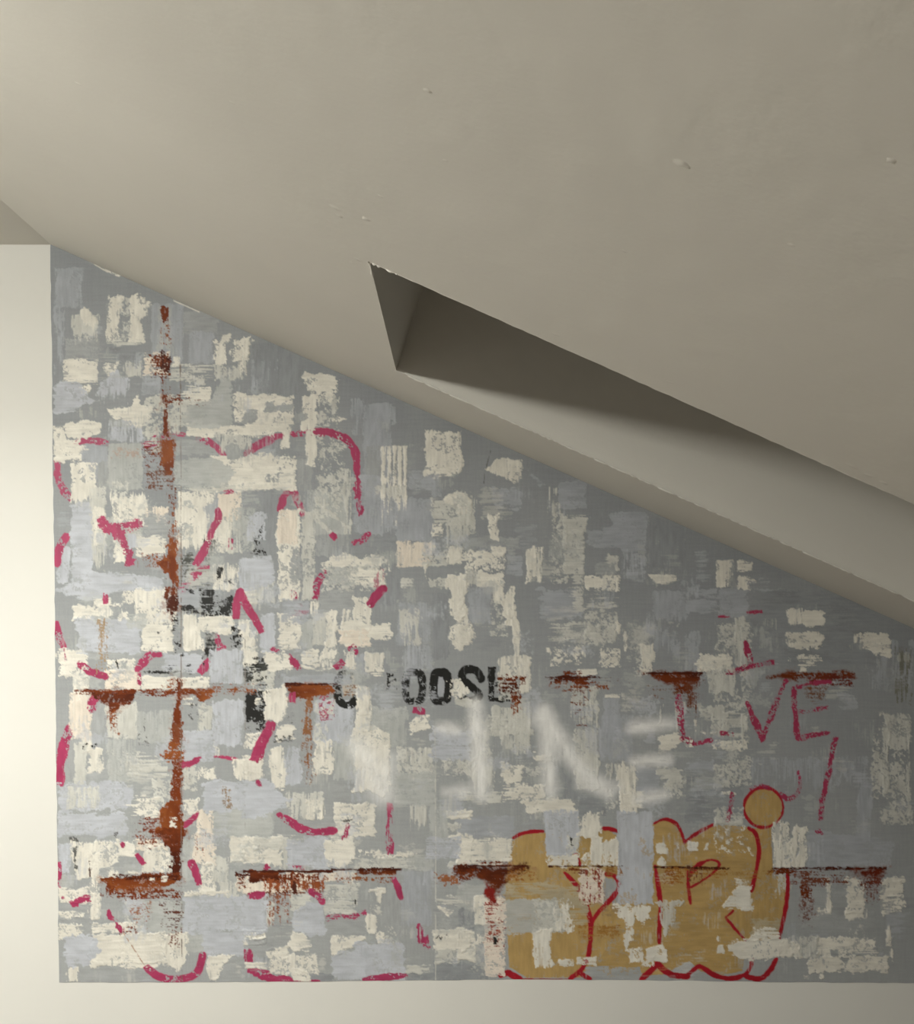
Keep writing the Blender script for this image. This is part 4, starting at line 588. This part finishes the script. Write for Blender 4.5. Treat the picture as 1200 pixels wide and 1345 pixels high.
bk([(322, 780), (322, 1000), (321, 1150)], col=(140, 136, 132), ly=3.95, line=1.0, e=.3, taper=0, dry=.5)


FLECK = {'white_paint_patch': (.75, .70, 0), 'grey_paint_patch': (.5, .70, 0), 'pink_brush_line': (.9, .66, 0), 'rust_stain': (.4, .73, 0),
         'black_paint_mark': (.9, .60, 0), 'stencil_letter': (.85, .70, 0), 'ochre_bubble_letter': (.35, .74, 0), 'handwritten_stroke': (.7, .62, 0)}
# ---- lay the strokes
yy, xx = np.mgrid[GY0:GY1 + 1, GX0:GX1 + 1].astype(float)
def take(nz, x0, y0, h, wdt, seed):
    a = (y0 + seed * 137) % 1024; b = (x0 + seed * 311) % 1280
    iy = (np.arange(h) + a) % 1024; ix = (np.arange(wdt) + b) % 1280
    return nz[iy][:, ix]
def sstep(a, b, x):
    t = np.clip((x - a) / (b - a), 0, 1); return t * t * (3 - 2 * t)

def poly_sdf(X, Y, pts):
    d = np.full(X.shape, 1e9); s = np.zeros(X.shape, bool); n = len(pts)
    for i in range(n):
        ax, ay = pts[i]; bx, by = pts[(i + 1) % n]
        ex, ey = bx - ax, by - ay
        t = np.clip(((X - ax) * ex + (Y - ay) * ey) / (ex * ex + ey * ey + 1e-9), 0, 1)
        d = np.minimum(d, (X - ax - t * ex) ** 2 + (Y - ay - t * ey) ** 2)
        if ay != by:
            c = (ay > Y) != (by > Y)
            s ^= c & (X < (bx - ax) * (Y - ay) / (by - ay) + ax)
    return np.where(s, 1, -1) * np.sqrt(d)
def smooth_line(pts, k=3):
    if len(pts) < 3: return pts
    for _ in range(k - 1):
        q = [pts[0]]
        for i in range(len(pts) - 1):
            a, b = pts[i], pts[i + 1]
            q += [(a[0]*.75+b[0]*.25, a[1]*.75+b[1]*.25), (a[0]*.25+b[0]*.75, a[1]*.25+b[1]*.75)]
        q.append(pts[-1]); pts = q
    return pts
def line_sdf(X, Y, pts, wd, taper, curve, flat=False):
    if curve: pts = smooth_line(pts)
    d = np.full(X.shape, -1e9); n = len(pts) - 1
    for i in range(n):
        ax, ay = pts[i]; bx, by = pts[i + 1]; ex, ey = bx - ax, by - ay
        t = np.clip(((X - ax) * ex + (Y - ay) * ey) / (ex * ex + ey * ey + 1e-9), 0, 1)
        g_ = (i + t) / n
        hw = wd / 2 * (1 - taper * np.abs(2 * g_ - 1) ** 2)
        q = hw - np.sqrt((X - ax - t * ex) ** 2 + (Y - ay - t * ey) ** 2)
        if flat and i in (0, n - 1):                    # brush lines end square
            u = ((X - ax) * ex + (Y - ay) * ey) / (ex * ex + ey * ey + 1e-9); ln_ = math.hypot(ex, ey)
            if i == 0: q = np.minimum(q, 0.4 + u * ln_)
            if i == n - 1: q = np.minimum(q, 0.4 + (1 - u) * ln_)
        d = np.maximum(d, q)
    return d

HT = np.full((GH + 1, GW + 1), 0.5)                     # paint height, mm
CL = np.zeros((GH + 1, GW + 1, 3))                      # paint colour, linear
OWN = np.zeros((GH + 1, GW + 1), np.int32)              # stroke that covers the point
HT += 0.25 * (take(NC, 0, 0, GH + 1, GW + 1, 3) - 0.5) + 0.12 * (take(NHF, 0, 0, GH + 1, GW + 1, 3) - 0.5) + 0.12 * (take(NVF, 0, 0, GH + 1, GW + 1, 5) - 0.5)
b0, b1, b2 = srgb(G), srgb(D), srgb(N)
m0 = take(NB, 0, 0, GH + 1, GW + 1, 7)[..., None]
low = sstep(620, 1150, yy - 0.25 * (xx - 300))[..., None]            # the ground coat was mixed paler low on the wall
CL[:] = b1 * (1 - m0 * 0.35) + b0 * m0 * 0.35
CL[:] = CL * (1 - 0.7 * low) + (b0 * 0.8 + b2 * 0.2) * 0.7 * low
CL *= (1 + 0.05 * (take(NVF, 0, 0, GH + 1, GW + 1, 9) - 0.5) + 0.05 * (take(NHF, 0, 0, GH + 1, GW + 1, 2) - 0.5))[..., None]

# thin scumbled greys under everything: wall-wide brushing, part of the ground coat
for k in range(620):
    x = nprng.uniform(70, 1290); y = nprng.uniform(360, 1285)
    if y < 321 + SL * (x - 67) + 26: continue
    ww, hh = nprng.uniform(10, 44), nprng.uniform(8, 40)
    ly = 0.2 if k % 2 else 3.6
    cc = [N, L, LN, G, W2, D][int(nprng.integers(0, 6))]
    if ly > 3 and cc == D: cc = N
    STK.append((ly, len(STK), 'ground', None, [(x, y), (x + ww, y), (x + ww, y + hh), (x, y + hh)], cc, None,
                dict(e=5, dry=0.45 if ly < 1 else 0.72, d='vh'[k % 2 if k % 3 else (k // 2) % 2], a=0.5, f='tblr'[k % 4], t=0.06, bs=0.3)))

for k in range(170):                                     # softer wet-in-wet blending low on the wall
    x = nprng.uniform(75, 1000); y = nprng.uniform(640, 1270)
    if y < 321 + SL * (x - 67) + 60 or (x > 640 and y > 1070): continue
    ww, hh = nprng.uniform(14, 40), nprng.uniform(12, 36)
    STK.append((3.58, len(STK), 'ground', None, [(x, y), (x + ww, y), (x + ww, y + hh), (x, y + hh)], [N, L, W2, N, L][k % 5], None,
                dict(e=9, soft=4, dry=0.35, d='vhn'[k % 3], a=0.6, f='tblr'[k % 4], t=0.1, bs=0.35)))

STK.sort(key=lambda s: (s[0], s[1]))
for si, (ly, order, name, label, pts, col, line, o) in enumerate(STK, start=1):
    soft = o.get('soft', 0.7); e = o.get('e', 2.6); mar = (line or 0) / 2 + e + soft + 2
    if line is None and e > 0:                          # round the corners of hand-laid patches a little
        pass
    xs_ = [p[0] for p in pts]; ys_ = [p[1] for p in pts]
    ix0 = max(GX0, int(min(xs_) - mar)); ix1 = min(GX1, int(max(xs_) + mar) + 1)
    iy0 = max(GY0, int(min(ys_) - mar)); iy1 = min(GY1, int(max(ys_) + mar) + 1)
    if ix1 <= ix0 or iy1 <= iy0: continue
    sl = (slice(iy0 - GY0, iy1 - GY0 + 1), slice(ix0 - GX0, ix1 - GX0 + 1))
    X, Y = xx[sl], yy[sl]; h_, w_ = X.shape
    nz = lambda F_, k=0: take(F_, ix0, iy0, h_, w_, order + 1 + k)
    d = o.get('d', 'v' if (max(ys_) - min(ys_)) > (max(xs_) - min(xs_)) else 'h')
    fine, mid = {'v': (NVF, NVM), 'h': (NHF, NHM), 'n': (NF, NM)}[d]
    sd = poly_sdf(X, Y, pts) if line is None else line_sdf(X, Y, pts, line, o.get('taper', 0.25), o.get('curve', True), name in ('pink_brush_line', 'stencil_letter') and soft < 2)
    sd = sd + e * ((nz(NM) - 0.5) * 1.0 + (nz(mid, 1) - 0.5) * 0.8 + (nz(NC, 2) - 0.5) * 1.1 + (nz(NF, 14) - 0.5) * 0.5)
    al = sstep(-soft, soft, sd)
    # coverage: broken, dry-brushed paint
    dry = np.full(X.shape, o.get('dry', 0.05)) * 1.12 - 0.12
    dry = dry + 0.16 * sstep(6.0, 0.0, sd) * (line is None)
    fx = (X - min(xs_)) / max(1, max(xs_) - min(xs_)); fy = (Y - min(ys_)) / max(1, max(ys_) - min(ys_))
    fp = o.get('fp', 0.55)
    for ch in o.get('f', ''):
        r = {'t': 1 - fy, 'b': fy, 'l': 1 - fx, 'r': fx}[ch]
        dry = 1 - (1 - dry) * (1 - o.get('fm', 0.97) * sstep(1 - fp, 1.02, r))
    tex = 0.40 * nz(fine, 3) + 0.28 * nz(mid, 4) + 0.14 * nz(NF, 5) + 0.18 * nz(NC, 15)
    if o.get('sp'): tex = 0.36 * nz(NF, 5) + 0.42 * nz(NM, 6) + 0.22 * nz(NC, 15)
    if name == 'rust_stain': tex = 0.30 * nz(fine, 3) + 0.34 * nz(NF, 5) + 0.22 * nz(NM, 6) + 0.14 * nz(NC, 15)
    tex = np.clip((tex - 0.5) * 1.75 + 0.5, 0, 1)
    bs = o.get('bs', 0.22 if name == 'rust_stain' else 0.19)
    al = al * sstep(-bs, bs, tex - dry) * o.get('a', 0.9 if col in (W2, N, LN) else 1.0)
    # pits and skips where the brush or knife jumped over the layer below
    if name in FLECK and 'line' not in o:
        am, th, fs = FLECK[name]
        hz = 0.30 * nz(NF, 16) + 0.30 * nz(NM, 17) + 0.40 * nz(NC, 18)
        al = al * (1 - am * sstep(th, th + 0.07, hz))
    if al.max() < 0.05: continue
    c = srgb(col)[None, None, :] * (1 + 0.12 * (nz(mid, 8) - 0.5) + 0.09 * (nz(fine, 9) - 0.5) + 0.10 * (nz(NC, 19) - 0.5))[..., None]
    if 'c2' in o:
        r = {'t': 1 - fy, 'b': fy, 'l': 1 - fx, 'r': fx, 'n': nz(NC, 10)}[o.get('c2d', 'b')]
        k2 = np.clip(r + 0.5 * (nz(mid, 11) - 0.5), 0, 1)[..., None]
        c = c * (1 - k2) + srgb(o['c2'])[None, None, :] * k2
    A = al[..., None]
    CL[sl] = CL[sl] * (1 - A) + c * A
    t = o.get('t', 0.55)
    ridge = sstep(0.0, 5.0, sd)
    HT[sl] += t * al * (0.55 + 0.7 * nz(fine, 12) + 0.45 * nz(NM, 13) + 0.8 * (1 - ridge) * sstep(0.0, 1.6, sd))
    if name != 'ground':
        OWN[sl] = np.where(al > 0.5, si, OWN[sl])

# ---- turn the painted height field into meshes, one per stroke that shows
xl = 66.5 + (yy - 322) * 0.0113 + 1.2 * (take(NC, 0, 0, GH + 1, GW + 1, 21)[:, :1] - 0.5)
ytop = 321.4 + SL * (xx - 67) + 0.05
ybot = np.interp(xx, [77, 400, 690, 900, 1000, 1200, 1300], [1290.5, 1289, 1286, 1288, 1289.5, 1291, 1291]) + 0.8 * (take(NC, 0, 0, GH + 1, GW + 1, 22)[:1, :] - 0.5)
inside = (xx >= xl) & (yy >= ytop) & (yy <= ybot) & (xx <= 1300)
cell = inside[:-1, :-1] | inside[1:, :-1] | inside[:-1, 1:] | inside[1:, 1:]
cown = np.maximum(np.maximum(OWN[:-1, :-1], OWN[1:, :-1]), np.maximum(OWN[:-1, 1:], OWN[1:, 1:]))
# fit the rim vertices to the mural's outline
PX = np.clip(xx, np.minimum(xl, GX1), 1300); PY = np.clip(yy, np.minimum(ytop, ybot), ybot)
HM = HT * 0.001 + 0.0006
gy, gx = np.gradient(HM, S, S)
NRM = np.stack([-gx, -np.ones_like(gx), gy], -1); NRM /= np.linalg.norm(NRM, axis=-1, keepdims=True)
mur = bpy.data.objects.new('mural', None); COL.objects.link(mur)
mx, mz = px(77, 1290); mur.location = (mx, WALL_Y, mz)
tag(mur, 'layered grey, white and rust abstract mural with graffiti on the gable wall', 'mural')
VX = (PX - VPX) * S - mx; VZ = CAM_Z + (VPY - PY) * S - mz; VY = -HM

def paint_mat(name, rough, spec):
    m = bpy.data.materials.new(name); m.use_nodes = True
    nt = m.node_tree; b = nt.nodes['Principled BSDF']
    at = nt.nodes.new('ShaderNodeVertexColor'); at.layer_name = 'pigment'
    tc = nt.nodes.new('ShaderNodeTexCoord')
    n = nt.nodes.new('ShaderNodeTexNoise'); n.inputs['Scale'].default_value = 260; n.inputs['Detail'].default_value = 4
    nt.links.new(tc.outputs['Object'], n.inputs['Vector'])
    mr = nt.nodes.new('ShaderNodeMapRange'); mr.inputs['To Min'].default_value = 0.93; mr.inputs['To Max'].default_value = 1.07
    nt.links.new(n.outputs['Fac'], mr.inputs['Value'])
    mx_ = nt.nodes.new('ShaderNodeVectorMath'); mx_.operation = 'SCALE'
    nt.links.new(at.outputs['Color'], mx_.inputs[0]); nt.links.new(mr.outputs['Result'], mx_.inputs['Scale'])
    nt.links.new(mx_.outputs['Vector'], b.inputs['Base Color'])
    bp = nt.nodes.new('ShaderNodeBump'); bp.inputs['Strength'].default_value = 0.15; bp.inputs['Distance'].default_value = 0.0006
    nt.links.new(n.outputs['Fac'], bp.inputs['Height']); nt.links.new(bp.outputs['Normal'], b.inputs['Normal'])
    b.inputs['Roughness'].default_value = rough; b.inputs['Specular IOR Level'].default_value = spec
    return m
MP = {'white_paint_patch': paint_mat('impasto_white', 0.6, 0.3), 'grey_paint_patch': paint_mat('grey_emulsion', 0.65, 0.25),
      'rust_stain': paint_mat('rust_glaze', 0.55, 0.15), 'pink_brush_line': paint_mat('raspberry_paint', 0.5, 0.3),
      'black_paint_mark': paint_mat('black_paint', 0.55, 0.3), 'stencil_letter': paint_mat('black_stencil_ink', 0.6, 0.25),
      'ochre_bubble_letter': paint_mat('ochre_paint', 0.55, 0.3), 'crimson_outline': paint_mat('crimson_marker', 0.45, 0.3),
      'handwritten_stroke': paint_mat('raspberry_chalk', 0.7, 0.2), 'spray_letter_stroke': paint_mat('white_spray', 0.7, 0.2),
      'base_coat': paint_mat('grey_ground_coat', 0.65, 0.25)}
PLAIN = {'spray_letter_stroke': 'soft white sprayed letter stroke'}

def stroke_mesh(name, jj, ii):
    k = GW + 1
    q = np.stack([jj * k + ii, (jj + 1) * k + ii, (jj + 1) * k + ii + 1, jj * k + ii + 1], 1)
    ids, inv = np.unique(q.ravel(), return_inverse=True)
    me = bpy.data.meshes.new(name)
    co = np.stack([VX.ravel()[ids], VY.ravel()[ids], VZ.ravel()[ids]], 1).astype(np.float32)
    n = len(jj)
    me.vertices.add(len(ids)); me.vertices.foreach_set('co', co.ravel())
    me.loops.add(n * 4); me.loops.foreach_set('vertex_index', inv.astype(np.int32).ravel())
    me.polygons.add(n); me.polygons.foreach_set('loop_start', np.arange(0, n * 4, 4, dtype=np.int32))
    me.polygons.foreach_set('loop_total', np.full(n, 4, np.int32))
    me.update(calc_edges=True)
    at = me.color_attributes.new('pigment', 'FLOAT_COLOR', 'POINT')
    c = np.ones((len(ids), 4), np.float32); c[:, :3] = CL.reshape(-1, 3)[ids]
    at.data.foreach_set('color', c.ravel())
    me.shade_smooth()
    me.normals_split_custom_set_from_vertices(NRM.reshape(-1, 3)[ids].tolist())
    o = bpy.data.objects.new(name, me); COL.objects.link(o); o.parent = mur
    me.materials.append(MP[name])
    return o

jj, ii = np.nonzero(cell); ow = cown[jj, ii]
cnt = np.bincount(ow, minlength=len(STK) + 2)
names = {}
small = [s for s in range(1, len(STK) + 1) if 0 < cnt[s] < 14]       # flecks left of covered strokes belong to the ground
ow[np.isin(ow, small)] = 0
# a stroke that is broken by later paint into clearly separate islands is split into one piece per island
srt = np.argsort(ow, kind='stable'); jj, ii, ow = jj[srt], ii[srt], ow[srt]
lim = np.searchsorted(ow, np.arange(len(STK) + 3)); nxt = len(STK) + 1; SRC = {}
for s in range(1, len(STK) + 1):
    a, b = lim[s], lim[s + 1]
    if b - a < 1: continue
    idx = {c: n for n, c in enumerate(zip(jj[a:b].tolist(), ii[a:b].tolist()))}; seen = bytearray(b - a); comps = []
    for c0, n0 in idx.items():
        if seen[n0]: continue
        seen[n0] = 1; stack = [c0]; comp = []
        while stack:
            y_, x_ = stack.pop(); comp.append(idx[(y_, x_)])
            for q in ((y_+1, x_), (y_-1, x_), (y_, x_+1), (y_, x_-1), (y_+1, x_+1), (y_-1, x_-1), (y_+1, x_-1), (y_-1, x_+1)):
                m_ = idx.get(q)
                if m_ is not None and not seen[m_]: seen[m_] = 1; stack.append(q)
        comps.append(comp)
    comps.sort(key=len, reverse=True)
    cj, ci = jj[a:b], ii[a:b]; m0_ = np.array(comps[0])
    bx = (ci[m0_].min(), ci[m0_].max(), cj[m0_].min(), cj[m0_].max()); sz = max(bx[1] - bx[0], bx[3] - bx[2], 3)
    for comp in comps[1:]:
        ca = np.array(comp)
        gap = max(bx[0] - ci[ca].max(), ci[ca].min() - bx[1], bx[2] - cj[ca].max(), cj[ca].min() - bx[3])
        if len(comp) < max(30, 0.04 * (b - a)):
            if gap > 0.25 * sz: ow[a + ca] = 0          # a stray fleck counts to the ground coat
            continue
        if len(comp) >= max(30, 0.04 * (b - a)):
            ow[a + np.array(comp)] = nxt; SRC[nxt] = s; nxt += 1
def src(s): return STK[SRC.get(s, s) - 1]
cnt = np.bincount(ow, minlength=nxt + 1)
byname = {}
for s in range(1, nxt):
    if cnt[s] > 0: byname.setdefault(src(s)[2], []).append(s)
rest = {}
for nm, lst in byname.items():
    lst.sort(key=lambda s: -cnt[s])
    for s in lst[298:]: rest[s] = nm
srt = np.argsort(ow, kind='stable'); jj, ii, ow = jj[srt], ii[srt], ow[srt]
lim = np.searchsorted(ow, np.arange(nxt + 2))
left = {}
for s in range(nxt):
    a, b = lim[s], lim[s + 1]
    if b <= a: continue
    if s in rest:
        left.setdefault(rest[s], []).append((jj[a:b], ii[a:b])); continue
    nm = 'base_coat' if s == 0 else src(s)[2]
    o = stroke_mesh(nm, jj[a:b], ii[a:b])
    lb = 'dull grey ground coat brushed over the wall' if s == 0 else (src(s)[3] or PLAIN.get(nm))
    if lb: o['label'] = lb
for nm, parts in left.items():
    o = stroke_mesh(nm, np.concatenate([p[0] for p in parts]), np.concatenate([p[1] for p in parts])); o['kind'] = 'stuff'
